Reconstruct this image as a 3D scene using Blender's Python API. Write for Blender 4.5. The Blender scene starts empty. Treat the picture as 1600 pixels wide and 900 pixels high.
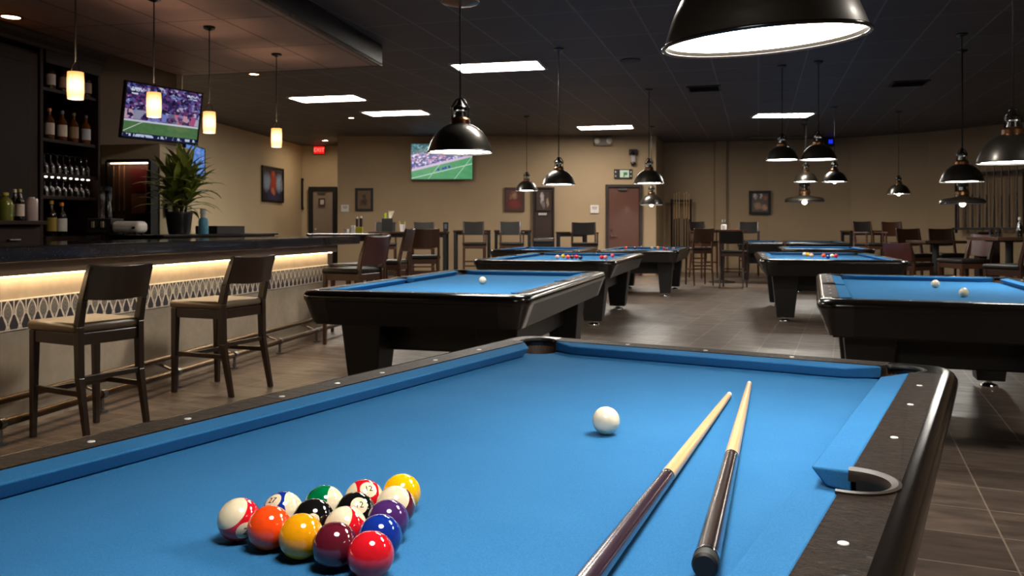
import bpy, bmesh, math, random
from mathutils import Vector, Matrix
PI = math.pi
random.seed(7)
SC = bpy.context.scene
COL = SC.collection
# ------------------------------------------------------------------ camera numbers (1600x900 frame)
F, HY, EYE = 1300.0, 355.0, 1.195
CEIL = 3.45
def P(px, py, z):
    d = F*(EYE-z)/(py-HY); return Vector(((px-800)/F*d, d, z))
def X(px, d): return (px-800)/F*d
def Z(py, d): return EYE-(py-HY)*d/F
# ------------------------------------------------------------------ materials
def lin(c):
    o = []
    for v in c:
        v /= 255.0
        o.append(v/12.92 if v <= .04045 else ((v+.055)/1.055)**2.4)
    return (o[0], o[1], o[2], 1)
class NT:
    def __init__(s, name):
        s.m = bpy.data.materials.new(name); s.m.use_nodes = True
        s.n = s.m.node_tree.nodes; s.l = s.m.node_tree.links
        s.b = s.n['Principled BSDF']; s.out = s.n['Material Output']
        s._c = None
    def add(s, t, **k):
        n = s.n.new(t)
        for a, v in k.items(): setattr(n, a, v)
        return n
    def link(s, a, b): s.l.new(a, b)
    def coord(s, kind='Object'):
        if s._c is None: s._c = s.add('ShaderNodeTexCoord')
        return s._c.outputs[kind]
    def math(s, op, a, b=None, c=None, clamp=False):
        n = s.add('ShaderNodeMath', operation=op); n.use_clamp = clamp
        for i, v in enumerate((a, b, c)):
            if v is None: continue
            if isinstance(v, (int, float)): n.inputs[i].default_value = v
            else: s.link(v, n.inputs[i])
        return n.outputs[0]
    def sep(s, v):
        n = s.add('ShaderNodeSeparateXYZ'); s.link(v, n.inputs[0]); return n.outputs
    def mix(s, fac, a, b):
        n = s.add('ShaderNodeMix', data_type='RGBA')
        for i, v in ((0, fac), (6, a), (7, b)):
            if isinstance(v, (int, float)): n.inputs[i].default_value = v
            elif isinstance(v, tuple): n.inputs[i].default_value = v
            else: s.link(v, n.inputs[i])
        return n.outputs[2]
    def mapping(s, v, scale=(1,1,1), loc=(0,0,0), rot=(0,0,0)):
        n = s.add('ShaderNodeMapping'); s.link(v, n.inputs[0])
        n.inputs['Scale'].default_value = scale; n.inputs['Location'].default_value = loc; n.inputs['Rotation'].default_value = rot
        return n.outputs[0]
    def noise(s, v, scale, detail=3, rough=.5, col=False):
        n = s.add('ShaderNodeTexNoise'); s.link(v, n.inputs['Vector'])
        n.inputs['Scale'].default_value = scale; n.inputs['Detail'].default_value = detail; n.inputs['Roughness'].default_value = rough
        return n.outputs['Color' if col else 'Fac']
    def ramp(s, fac, stops):
        n = s.add('ShaderNodeValToRGB'); s.link(fac, n.inputs[0])
        e = n.color_ramp.elements
        while len(e) < len(stops): e.new(.5)
        for x, (p, c) in zip(e, stops): x.position = p; x.color = c
        return n.outputs[0]
    def bump(s, h, strength=.2, dist=.01):
        n = s.add('ShaderNodeBump'); s.link(h, n.inputs['Height'])
        n.inputs['Strength'].default_value = strength; n.inputs['Distance'].default_value = dist
        s.link(n.outputs[0], s.b.inputs['Normal'])
    def set(s, **k):
        for a, v in k.items():
            i = s.b.inputs[a.replace('_', ' ')]
            if isinstance(v, (int, float, tuple)): i.default_value = v
            else: s.link(v, i)
def M(name, col, rough=.5, metal=0.0, coat=0.0, var=0.0, vscale=8.0, bump=0.0, bscale=60.0, spec=None):
    t = NT(name); c = lin(col)
    t.set(Roughness=rough, Metallic=metal)
    if coat: t.set(Coat_Weight=coat, Coat_Roughness=.08)
    if spec is not None: t.b.inputs['Specular IOR Level'].default_value = spec
    if var:
        n = t.noise(t.coord(), vscale, 4)
        d = tuple(x*(1-var) for x in c[:3])+(1,); e = tuple(min(1, x*(1+var)) for x in c[:3])+(1,)
        t.set(Base_Color=t.mix(n, d, e))
    else: t.set(Base_Color=c)
    if bump: t.bump(t.noise(t.coord(), bscale, 3), bump)
    return t.m
def emit(name, col, strength):
    t = NT(name); t.set(Base_Color=(0,0,0,1), Emission_Color=lin(col), Emission_Strength=strength); return t.m
def wood(name, a, b, rough=.35, scale=(3, 3, .35), coat=.3):
    t = NT(name)
    v = t.mapping(t.coord(), scale=scale)
    n = t.noise(v, 14, 5, .6)
    t.set(Base_Color=t.mix(n, lin(a), lin(b)), Roughness=rough, Coat_Weight=coat, Coat_Roughness=.15)
    t.bump(n, .08, .004)
    if coat == 0: t.b.inputs['Specular IOR Level'].default_value = .2
    return t.m
m_cloth = NT('blue_cloth')
_n = m_cloth.noise(m_cloth.coord(), 480, 3, .75); _n2 = m_cloth.noise(m_cloth.coord(), 5, 3)
_f = m_cloth.math('ADD', m_cloth.math('MULTIPLY', m_cloth.math('SUBTRACT', m_cloth.math('MULTIPLY', _n, 2.2), .6), .7), m_cloth.math('MULTIPLY', _n2, .3))
m_cloth.set(Base_Color=m_cloth.mix(_f, lin((28, 86, 134)), lin((58, 119, 166))), Roughness=.95)
m_cloth.b.inputs['Specular IOR Level'].default_value = .1
m_cloth.bump(_n, .25, .001); m_cloth = m_cloth.m
_t = NT('scratched_laminate')
_v = _t.mapping(_t.coord(), scale=(1, 1.6, 1)); _n = _t.ramp(_t.noise(_v, 42, 7, .72), [(.38, (0, 0, 0, 1)), (.66, (1, 1, 1, 1))]); _n2 = _t.noise(_t.coord(), 240, 3, .6)
_t.set(Base_Color=_t.mix(_n, lin((15, 11, 8)), lin((66, 48, 37))), Roughness=_t.math('ADD', .25, _t.math('MULTIPLY', _n2, .25)))
_t.b.inputs['Specular IOR Level'].default_value = .16
_t.bump(_t.math('ADD', _n, _t.math('MULTIPLY', _n2, .35)), 1.0, .006); m_lam = _t.m
m_black = M('black_gloss', (16, 14, 13), .22, coat=.5, var=.2)
m_edge = M('polished_edge', (20, 16, 14), .15, var=.4, vscale=30)
m_trim = M('pocket_trim', (38, 29, 23), .42, spec=.3, var=.3, vscale=40)
m_apron = M('table_apron', (20, 16, 14), .42, coat=.1, var=.25, vscale=20)
m_leg = M('table_leg_black', (15, 13, 12), .5)
m_liner = M('pocket_leather', (62, 44, 34), .55, var=.6, vscale=60, bump=.3)
m_dark = M('near_black', (9, 8, 8), .6)
m_chrome = M('chrome', (205, 205, 205), .12, metal=1)
m_sight = M('pearl_sight', (232, 228, 220), .25)
m_stoolwood = wood('espresso_wood', (26, 17, 11), (50, 34, 22), .32)
m_chairwood = wood('walnut_wood', (38, 21, 13), (74, 44, 26), .34)
m_tan = M('olive_tan_leather', (84, 70, 54), .36, var=.2, vscale=12, bump=.08, bscale=90)
m_blackleather = M('black_leather', (26, 21, 19), .5, var=.3, bump=.1, bscale=80, spec=.25)
m_brownleather = M('oxblood_leather', (66, 36, 34), .3, var=.3, bump=.08, bscale=80)
m_cab = wood('cabinet_wood', (26, 14, 10), (48, 27, 19), .6, coat=0)
m_brass = M('aged_brass', (92, 72, 50), .3, metal=.9, var=.2)
m_steel = M('dull_steel', (120, 118, 116), .3, metal=.9)
m_white = M('white_plastic', (215, 210, 205), .4)
m_lamp = NT('lamp_black'); m_lamp.set(Base_Color=lin((46, 41, 34)), Roughness=.36, Metallic=.5, Coat_Weight=.6, Coat_Roughness=.18)
m_lamp.bump(m_lamp.noise(m_lamp.coord(), 14, 3), .03, .02); m_lamp = m_lamp.m
m_bronze = M('lamp_bronze', (120, 84, 56), .28, metal=.9)
m_cord = M('cord_black', (18, 16, 15), .6)
m_lampglow = emit('lamp_diffuser', (255, 250, 240), 25)
m_bulb = emit('bare_bulb', (255, 226, 180), 30)
m_tube = emit('troffer_diffuser', (255, 246, 232), 30)
m_led = emit('led_strip', (255, 220, 172), 13)
m_shade = NT('pendant_glass')
_z = m_shade.sep(m_shade.coord('Generated'))[2]
_lw = m_shade.add('ShaderNodeLayerWeight'); _lw.inputs[0].default_value = .5
_e = m_shade.mix(_lw.outputs['Facing'], m_shade.ramp(_z, [(0, lin((255, 226, 180))), (.15, lin((255, 214, 150))), (.5, lin((255, 240, 215))), (.85, lin((255, 205, 140))), (1, lin((250, 180, 110)))]), lin((250, 160, 84)))
m_shade.set(Base_Color=lin((120, 112, 100)), Emission_Color=_e, Emission_Strength=1.0); m_shade = m_shade.m
m_down = emit('downlight_lens', (255, 205, 150), 22)
def glass(name, col, mixf=.35, rough=.03):
    t = NT(name)
    tr = t.add('ShaderNodeBsdfTransparent'); tr.inputs[0].default_value = lin(col)
    gl = t.add('ShaderNodeBsdfGlossy'); gl.inputs[1].default_value = rough; gl.inputs[0].default_value = (.9, .9, .9, 1)
    fr = t.add('ShaderNodeLayerWeight'); fr.inputs[0].default_value = mixf
    mx = t.add('ShaderNodeMixShader'); t.link(fr.outputs['Facing'], mx.inputs[0]); t.link(tr.outputs[0], mx.inputs[1]); t.link(gl.outputs[0], mx.inputs[2])
    t.link(mx.outputs[0], t.out.inputs[0]); return t.m
m_glass = glass('clear_glass', (225, 222, 218), .4)
m_pane = glass('cabinet_pane', (215, 215, 215), .12)
# walls / floor / ceiling
_t = NT('beige_paint'); _n = _t.noise(_t.coord(), 1.3, 4); _n2 = _t.noise(_t.coord(), 70, 3)
_t.set(Base_Color=_t.mix(_n, lin((150, 128, 100)), lin((166, 143, 113))), Roughness=.75); _t.bump(_n2, .06, .01); m_wall = _t.m
_t = NT('brightened_beige'); _n = _t.noise(_t.coord(), 1.3, 4)  # beige lightened in place of more light on the left wall
_t.set(Base_Color=_t.mix(_n, lin((198, 179, 146)), lin((212, 193, 159))), Roughness=.75); m_wall2 = _t.m
m_wall3 = M('dim_amber_lit_wall', (96, 72, 44), .75, var=.12, vscale=2)  # amber tint and weaker light on the bar wall put into its colour
_t = NT('slate_floor_tile')
_v = _t.mapping(_t.coord(), rot=(0, 0, math.radians(22)), loc=(.13, .07, 0))
_b = _t.add('ShaderNodeTexBrick'); _t.link(_v, _b.inputs['Vector'])
_b.offset = .0; _b.squash = 1
for k, v in (('Scale', 1), ('Mortar Size', .004), ('Mortar Smooth', .2), ('Bias', 0), ('Brick Width', .34), ('Row Height', .34)): _b.inputs[k].default_value = v
_b.inputs['Color1'].default_value = lin((98, 84, 75)); _b.inputs['Color2'].default_value = lin((122, 106, 95)); _b.inputs['Mortar'].default_value = lin((140, 124, 111))
_nv = _t.mapping(_v, scale=(1, 3.5, 1)); _n = _t.noise(_nv, 3.2, 6, .62)
_c = _t.mix(_t.math('MULTIPLY', _t.math('SUBTRACT', 1, _b.outputs['Fac']), _t.ramp(_n, [(.3, (0, 0, 0, 1)), (.72, (.95, .95, .95, 1))])), _b.outputs['Color'], lin((56, 46, 41)))
_t.set(Base_Color=_c, Roughness=_t.math('ADD', .24, _t.math('MULTIPLY', _n, .3)))
_t.bump(_t.math('SUBTRACT', _t.math('MULTIPLY', _n, .5), _b.outputs['Fac']), .25, .006); m_floor = _t.m
def ceil_mat(name, a, b, line, yaw, w, h, rough=.85):
    t = NT(name)
    v = t.mapping(t.coord(), rot=(0, 0, yaw))
    k = t.add('ShaderNodeTexBrick'); t.link(v, k.inputs['Vector']); k.offset = 0
    for q, x in (('Scale', 1), ('Mortar Size', .012), ('Mortar Smooth', .1), ('Bias', 0), ('Brick Width', w), ('Row Height', h)): k.inputs[q].default_value = x
    k.inputs['Color1'].default_value = lin(a); k.inputs['Color2'].default_value = lin(b); k.inputs['Mortar'].default_value = lin(line)
    n = t.noise(t.mapping(v, scale=(.6, 5, 1)), 2.2, 5, .6)
    t.set(Base_Color=t.mix(t.math('MULTIPLY', n, .55), k.outputs['Color'], tuple(x*.55 for x in lin(a)[:3])+(1,)), Roughness=rough)
    t.bump(k.outputs['Fac'], .5, .01)
    return t.m
m_ceil = ceil_mat('black_ceiling_tile', (74, 68, 69), (86, 79, 79), (122, 118, 121), math.radians(16.5), .61, 1.22, .6)
m_soff = ceil_mat('soffit_tile', (176, 144, 130), (184, 152, 137), (92, 74, 66), math.radians(11), .61, 1.22, .55)
m_fascia = M('soffit_fascia', (44, 36, 32), .5, var=.2)
# ------------------------------------------------------------------ mesh builder
class MB:
    def __init__(s): s.bm = bmesh.new()
    def box(s, c, size, rz=0.0, rot=None, taper=None):
        m = Matrix.Translation(c)
        if rot is not None: m = m @ rot
        elif rz: m = m @ Matrix.Rotation(rz, 4, 'Z')
        r = bmesh.ops.create_cube(s.bm, size=1.0)
        for v in r['verts']:
            x, y, z = v.co
            tx, ty = (taper if (taper and z < 0) else (1, 1))
            v.co = m @ Vector((x*size[0]*tx, y*size[1]*ty, z*size[2]))
        return s
    def hexa(s, pts):           # 8 points: bottom loop (4) then top loop (4)
        v = [s.bm.verts.new(p) for p in pts]
        for f in ((3,2,1,0), (4,5,6,7), (0,1,5,4), (1,2,6,5), (2,3,7,6), (3,0,4,7)): s.bm.faces.new([v[i] for i in f])
        return s
    def cyl(s, p0, p1, r0, r1=None, n=20, caps=True):
        p0, p1 = Vector(p0), Vector(p1); r1 = r0 if r1 is None else r1
        d = (p1-p0); q = d.to_track_quat('Z', 'Y')
        A = []; B = []
        for i in range(n):
            a = 2*PI*i/n; u = Vector((math.cos(a), math.sin(a), 0))
            A.append(s.bm.verts.new(p0+q@(u*r0))); B.append(s.bm.verts.new(p1+q@(u*r1)))
        for i in range(n):
            j = (i+1) % n; s.bm.faces.new((A[i], A[j], B[j], B[i]))
        if caps: s.bm.faces.new(A[::-1]); s.bm.faces.new(B)
        return s
    def tube(s, pts, r, n=10):
        pts = [Vector(p) for p in pts]; rings = []
        for i, p in enumerate(pts):
            t = (pts[min(i+1, len(pts)-1)]-pts[max(i-1, 0)]).normalized(); q = t.to_track_quat('Z', 'Y')
            rr = r[i] if isinstance(r, (list, tuple)) else r
            rings.append([s.bm.verts.new(p+q@Vector((math.cos(2*PI*k/n)*rr, math.sin(2*PI*k/n)*rr, 0))) for k in range(n)])
        for a, b in zip(rings, rings[1:]):
            for k in range(n): s.bm.faces.new((a[k], a[(k+1) % n], b[(k+1) % n], b[k]))
        s.bm.faces.new(rings[0][::-1]); s.bm.faces.new(rings[-1]); return s
    def lathe(s, prof, c=(0,0,0), n=32, axis=None):
        q = Vector(axis).to_track_quat('Z', 'Y') if axis else None
        c = Vector(c); rings = []
        for r, z in prof:
            if r < 1e-6:
                p = Vector((0, 0, z)); rings.append([s.bm.verts.new(c+(q@p if q else p))])
            else:
                R = []
                for k in range(n):
                    p = Vector((math.cos(2*PI*k/n)*r, math.sin(2*PI*k/n)*r, z)); R.append(s.bm.verts.new(c+(q@p if q else p)))
                rings.append(R)
        for a, b in zip(rings, rings[1:]):
            for k in range(n):
                j = (k+1) % n
                if len(a) == 1 and len(b) == 1: continue
                if len(a) == 1: s.bm.faces.new((a[0], b[j], b[k]))
                elif len(b) == 1: s.bm.faces.new((a[k], a[j], b[0]))
                else: s.bm.faces.new((a[k], a[j], b[j], b[k]))
        return s
    def prism(s, poly, z0, z1):
        a = [s.bm.verts.new((x, y, z0)) for x, y in poly]; b = [s.bm.verts.new((x, y, z1)) for x, y in poly]
        n = len(poly)
        s.bm.faces.new(a[::-1]); s.bm.faces.new(b)
        for i in range(n): j = (i+1) % n; s.bm.faces.new((a[i], a[j], b[j], b[i]))
        return s
    def grid(s, rows):          # rows of points -> quads
        V = [[s.bm.verts.new(p) for p in r] for r in rows]
        for a, b in zip(V, V[1:]):
            for i in range(len(a)-1): s.bm.faces.new((a[i], a[i+1], b[i+1], b[i]))
        return s
    def face(s, pts): s.bm.faces.new([s.bm.verts.new(p) for p in pts]); return s
    def sphere(s, c, r, seg=32, rings=20, sc=(1,1,1)):
        rr = bmesh.ops.create_uvsphere(s.bm, u_segments=seg, v_segments=rings, radius=r)
        for v in rr['verts']: v.co = Vector((v.co.x*sc[0], v.co.y*sc[1], v.co.z*sc[2]))+Vector(c)
        return s
    def build(s, name, mat, parent=None, smooth=False, bevel=0.0, seg=2, fix=True, angle=35):
        if fix: bmesh.ops.recalc_face_normals(s.bm, faces=s.bm.faces[:])
        me = bpy.data.meshes.new(name); s.bm.to_mesh(me); s.bm.free()
        if mat: me.materials.append(mat)
        o = bpy.data.objects.new(name, me); COL.objects.link(o)
        if parent is not None: o.parent = parent
        if smooth:
            for p in me.polygons: p.use_smooth = True
            if smooth == 'auto':
                try: me.set_sharp_from_angle(angle=math.radians(angle))
                except Exception: pass
        if bevel:
            b = o.modifiers.new('bevel', 'BEVEL'); b.width = bevel; b.segments = seg; b.limit_method = 'ANGLE'; b.angle_limit = math.radians(angle)
            if hasattr(b, 'harden_normals') and smooth: b.harden_normals = False
        return o
def tag(o, label, cat, group=None, kind='thing'):
    o['label'] = label; o['category'] = cat; o['kind'] = kind
    if group: o['group'] = group
    return o
def thing(name, label, cat, loc=(0,0,0), rz=0.0, group=None):
    o = bpy.data.objects.new(name, None); COL.objects.link(o); o.empty_display_size = .1
    o.location = loc; o.rotation_euler = (0, 0, rz)
    return tag(o, label, cat, group)
def struct(o): o['kind'] = 'structure'; return o
def kids(o): return [c for c in bpy.data.objects if c.parent == o]
def dup(root, loc, rz=None, label=None, group=None, scale=None):
    r = root.copy(); COL.objects.link(r); r.location = loc
    if rz is not None: r.rotation_euler = (0, 0, rz)
    if label: r['label'] = label
    if group: r['group'] = group
    if scale: r.scale = scale
    for ch in kids(root):
        c = ch.copy(); COL.objects.link(c); c.parent = r
        for g in kids(ch):
            d = g.copy(); COL.objects.link(d); d.parent = c
    return r
def text_mesh(body, size):
    cu = bpy.data.curves.new('lettering', 'FONT'); cu.body = body; cu.size = size; cu.align_x = 'CENTER'; cu.align_y = 'CENTER'
    o = bpy.data.objects.new('lettering', cu); COL.objects.link(o)
    dg = bpy.context.evaluated_depsgraph_get()
    me = bpy.data.meshes.new_from_object(o.evaluated_get(dg))
    COL.objects.unlink(o); bpy.data.objects.remove(o); return me
# ------------------------------------------------------------------ camera
cam = bpy.data.cameras.new('camera'); cam.sensor_width = 36; cam.lens = F/1600*36; cam.shift_y = -(450-HY)/1600; cam.clip_start = .02
cam.dof.use_dof = True; cam.dof.focus_distance = 1.45; cam.dof.aperture_fstop = 13
co = bpy.data.objects.new('camera', cam); COL.objects.link(co); co.location = (0, 0, EYE); co.rotation_euler = (PI/2, 0, 0); SC.camera = co
# ------------------------------------------------------------------ pool table
BED = .765; TOPZ = BED+.038
TW, TL = 1.0626, 2.25
CW, RW, EW = .0655, .0758, .037
XO, YO = TW/2+CW+RW+EW, TL/2+CW+RW+EW
def arc(cx, cy, r, a0, a1, n):
    return [(cx+r*math.cos(math.radians(a0+(a1-a0)*i/n)), cy+r*math.sin(math.radians(a0+(a1-a0)*i/n))) for i in range(n+1)]
PROF = [(EW, TOPZ), (.022, TOPZ-.002), (.010, TOPZ-.010), (.002, TOPZ-.024), (0, TOPZ-.038), (.003, TOPZ-.056), (.008, TOPZ-.064)]   # inset, height of rounded rail edge
SKIRT = [(.010, TOPZ-.064), (.060, .600)]
def pool_table(name, label, loc, rz, group, sights=None, left_side=True):
    w, l = TW/2, TL/2
    T = thing(name, label, 'pool table', loc, rz, group)
    OC, RC = .040, .062                       # pocket centre offset and radius
    SX, SR = w+CW-.004, .055
    # bed: outline with notches
    poly = []
    def corner(sx, sy):
        c = (sx*(w+OC), sy*(l+OC)); a = math.degrees(math.atan2(-sy, -sx))
        pts = arc(c[0], c[1], RC, a-62, a+62, 14)
        return pts
    order = [(1, 1), (-1, 1), (-1, -1), (1, -1)]
    for sx, sy in order:
        pts = corner(sx, sy)
        if (sx, sy) in ((1, 1), (-1, -1)): first = (sx*(w+.03), None)
        # arcs run clockwise about the pocket, i.e. counter to the outline
        pts = pts[::-1]
        if poly and (Vector(poly[-1])-Vector(pts[0])).length > (Vector(poly[-1])-Vector(pts[-1])).length: pts = pts[::-1]
        if not poly:
            if pts[0][0] < pts[-1][0]: pts = pts[::-1]      # start on the right side
        poly += pts
        if sx == -1 and sy == 1 and left_side: poly += arc(-SX, 0, SR+.004, 80, -80, 12)
    poly += arc(SX, 0, SR+.004, 260, 100, 12)
    MB().prism(poly, BED-.03, BED).build('playing_cloth', m_cloth, T)
    # cushions
    def cushion(a0, a1, b0, b1, axis, sg):
        # a: nose ends, b: back ends, along the rail; axis 'y' = along y on side sg
        n = w if axis == 'y' else l
        def pt(t, off, z): return (sg*(n+off), t, z) if axis == 'y' else (t, sg*(n+off), z)
        e = .012 if a1 > a0 else -.012
        lo = [pt(a0+e*.5, .024, BED+.001), pt(a1-e*.5, .024, BED+.001), pt(b1, CW, BED+.001), pt(b0, CW, BED+.001)]
        hi = [pt(a0, 0, BED+.033), pt(a1, 0, BED+.033), pt(b1, CW, TOPZ-.001), pt(b0, CW, TOPZ-.001)]
        MB().hexa(lo+hi).build('cushion', m_cloth, T, bevel=.005, seg=3, smooth='auto')
    for sg in (-1, 1):
        if sg == -1 and not left_side: cushion(-(l-.10), l-.10, -(l-.012), l-.012, 'y', -1)
        else:
            cushion(.070, l-.10, .062, l-.012, 'y', sg); cushion(-.070, -(l-.10), -.062, -(l-.012), 'y', sg)
        cushion(-(w-.10), w-.10, -(w-.012), w-.012, 'x', sg)
    # rails: laminated flat + polished rounded edge + apron panel
    def q(axis, sg, t, off, z):
        n = w+CW if axis == 'y' else l+CW
        return (sg*(n+off), t, z) if axis == 'y' else (t, sg*(n+off), z)
    for axis, sg in (('y', 1), ('y', -1), ('x', 1), ('x', -1)):
        half = l if axis == 'y' else w
        cut = axis == 'y' and (sg == 1 or left_side)
        segs = [(.0, half), (-half, .0)] if axis == 'y' else [(-half, half)]
        for t0, t1 in segs:
            pl = []
            lo_end, hi_end = abs(t0) > .01, abs(t1) > .01
            R = .072
            if not hi_end:      # t1 = 0, side pocket end
                pl += [(t1-.001, RW)] + ([(-R*math.cos(math.radians(a)), +.008+R*math.sin(math.radians(a))) for a in range(88, 2, -8)] + [(-R, .008), (-R, 0)] if cut else [(t1-.001, 0)])
            else: pl += [(t1, RW), (t1, .024), (t1-.0165, 0)]
            if not lo_end: pl += ([(R, 0), (R, .008)]+[(R*math.cos(math.radians(a)), +.008+R*math.sin(math.radians(a))) for a in range(4, 90, 8)] if cut else [(t0+.001, 0)]) + [(t0+.001, RW)]
            else: pl += [(t0+.0165, 0), (t0, .024), (t0, RW)]
            m = MB()
            A = [m.bm.verts.new(q(axis, sg, t, o, TOPZ-.03)) for t, o in pl]; B = [m.bm.verts.new(q(axis, sg, t, o, TOPZ)) for t, o in pl]
            m.bm.faces.new(A); m.bm.faces.new(B)
            for i in range(len(pl)): j = (i+1) % len(pl); m.bm.faces.new((A[i], A[j], B[j], B[i]))
            m.build('rail', m_lam, T)
        n = XO if axis == 'y' else YO
        def qq(t, ins, z): return (sg*(n-ins), t, z) if axis == 'y' else (t, sg*(n-ins), z)
        MB().grid([[qq(t, i, z) for i, z in PROF] for t in (-half, half)]).build('rail_edge', m_edge, T, smooth=True)
        m = MB(); ins = .06
        m.hexa([qq(-half, ins, .6), qq(half, ins, .6), qq(half, ins+.03, .6), qq(-half, ins+.03, .6),
                qq(-half, .010, TOPZ-.064), qq(half, .010, TOPZ-.064), qq(half, .04, TOPZ-.064), qq(-half, .04, TOPZ-.064)])
        m.build('apron', m_apron, T)
    # corner castings, pockets
    for sx in (1, -1):
        for sy in (1, -1):
            c = (w+OC, l+OC); r = .10
            def path(ins, k=10):
                pts = [(XO-ins, l)] + arc(XO-r, YO-r, r-ins, 0, 90, k) + [(w, YO-ins)]
                return pts
            rows = [[(sx*x, sy*y, z) for x, y in path(i)] for i, z in PROF+SKIRT]
            m = MB(); m.grid(rows)
            inner = arc(c[0], c[1], RC, -40, 130, 16)
            top = path(EW)+inner[::-1]
            m.face([(sx*x, sy*y, TOPZ) for x, y in top])
            m.grid([[(sx*x, sy*y, z) for x, y in inner] for z in (TOPZ, TOPZ-.03)])
            m.build('corner_casting', m_black, T, smooth='auto')
            m = MB()
            m.grid([[(sx*(c[0]+(RC+.001-d)*math.cos(math.radians(a))), sy*(c[1]+(RC+.001-d)*math.sin(math.radians(a))), z) for a in range(-64, 155, 6)] for z, d in ((TOPZ-.014, 0), (BED-.02, .004), (BED-.08, .012))])
            m.grid([[(sx*(c[0]+(RC-.01)*math.cos(math.radians(a))), sy*(c[1]+(RC-.01)*math.sin(math.radians(a))), z) for a in range(0, 361, 12)] for z in (BED-.032, BED-.14)])
            m.prism([(sx*x, sy*y) for x, y in arc(c[0], c[1], RC-.01, 0, 345, 23)], BED-.15, BED-.14)
            p = m.build('pocket', m_liner, T, smooth='auto')
            rim = MB(); rim.tube([(sx*(c[0]+(RC-.002)*math.cos(math.radians(a))), sy*(c[1]+(RC-.002)*math.sin(math.radians(a))), TOPZ-.006) for a in range(-40, 131, 10)], .008, 8)
            rim.build('pocket_rim', m_dark, p, smooth=True)
    for sx in ((1, -1) if left_side else (1,)):
        cx = w+CW+.008; x0 = w+CW-.004
        m = MB(); ring = [math.radians(a) for a in range(-90, 91, 9)]
        rows = [[(sx*x0, -R, z)]+[(sx*(cx+R*math.cos(a)), R*math.sin(a), z) for a in ring]+[(sx*x0, R, z)] for R, z in ((.072, TOPZ-.02), (.072, TOPZ+.003), (.067, TOPZ+.005), (.057, TOPZ+.001), (.054, TOPZ-.006), (.054, TOPZ-.016))]
        m.grid(rows); p = m.build('side_pocket', m_trim, T, smooth='auto')
        m = MB(); m.grid([[(sx*(cx+.0535*math.cos(a)), .0535*math.sin(a), z) for a in [math.radians(k) for k in range(-180, 181, 10)]] for z in (BED-.031, BED-.13)])
        m.grid([[(sx*(cx+.0535*math.cos(a)), .0535*math.sin(a), z) for a in ring] for z in (TOPZ-.012, BED-.03)])
        m.prism([(sx*x, y) for x, y in arc(cx, 0, .0535, 0, 350, 35)], BED-.14, BED-.13)
        m.build('pocket_liner', m_dark, p, smooth='auto')
    # under frame, legs
    MB().box((0, 0, .60), (2*XO-.16, 2*YO-.16, .02)).build('underside', m_dark, T)
    MB().box((0, 0, .485), (2*(XO-.26), 2*(YO-.50), .21)).build('under_frame', m_leg, T, bevel=.01)
    for sx in (1, -1):
        for sy in (1, -1):
            x, y = sx*(XO-.27), sy*(YO-.42)
            m = MB()
            b, t = .088, .135
            m.hexa([(x-b, y-b, .055), (x+b, y-b, .055), (x+b, y+b, .055), (x-b, y+b, .055), (x-t, y-t, .6), (x+t, y-t, .6), (x+t, y+t, .6), (x-t, y+t, .6)])
            lg = m.build('leg', m_leg, T, bevel=.006)
            MB().lathe([(.0, .056), (.02, .056), (.02, .03), (.055, .016), (.06, .008), (.06, 0), (0, 0)], (x, y, 0), 20).build('foot', m_chrome, lg, smooth='auto')
    # sights
    if sights is None:
        sights = [(s*(w+CW+RW*.5), k*TL/8) for s in (1, -1) for k in (-3, -2, -1, 1, 2, 3)] + [(k*TW/4, s*(l+CW+RW*.5)) for s in (1, -1) for k in (-1, 0, 1)]
    for x, y in sights:
        MB().lathe([(0, TOPZ+.0012), (.0065, TOPZ+.0012), (.0075, TOPZ-.001)], (x, y, 0), 16).build('sight', m_sight, T, fix=True)
    return T
TH = .5269
E_ = Vector((math.sin(TH), math.cos(TH), 0)); N_ = Vector((math.cos(TH), -math.sin(TH), 0))
FC = Vector((.1067, 2.8276, 0))+N_*TW/2-E_*TL/2
w_, l_ = TW/2, TL/2
sg = [(w_+CW+RW*.5, l_-y) for y in (.21, .466, .80, 1.40, 1.65, 1.9)] + [(-(w_+CW+RW*.45), l_-y) for y in (.25, .49, .736, .913, 1.10, 1.36, 1.57, 1.83)]
sg += [(k*TW/4, l_+CW+RW*.45) for k in (-1, 0, 1)]
pool_table('pool_table', 'blue cloth pool table in front with racked balls and two cues on it', FC, -TH, 'blue pool tables', sights=sg, left_side=False)
def fit_table(pl, pr, pk, kind, yaw=None):
    """outer top corners front-left, front-right and one back corner -> centre, yaw, scale"""
    a, b, c = P(*pl, TOPZ-.012), P(*pr, TOPZ-.012), P(*pk, TOPZ-.012)
    x = (b-a); y = (c-b) if kind == 'r' else (c-a)
    return a, b, c, x.length, y.length, math.degrees(math.atan2(x.y, x.x)), math.degrees(math.atan2(y.x, y.y))
proto = None
def place_table(corner, side, yaw, sx, sy, label, d=None, sz=1.0):
    """corner: pixel of the front-left ('l') or front-right ('r') outer corner"""
    global proto
    p = P(*corner, TOPZ-.012) if d is None else Vector((X(corner[0], d), d, 0)); p.z = 0
    th = math.radians(yaw)
    n = Vector((math.cos(th), -math.sin(th), 0)); e = Vector((math.sin(th), math.cos(th), 0))
    c = p + n*(XO*sx if side == 'l' else -XO*sx) + e*YO*sy
    if proto is None: proto = pool_table('pool_table', label, c, -th, 'blue pool tables'); o = proto
    else: o = dup(proto, c, -th, label, 'blue pool tables')
    o.scale = (sx, sy, sz); return o
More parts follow.
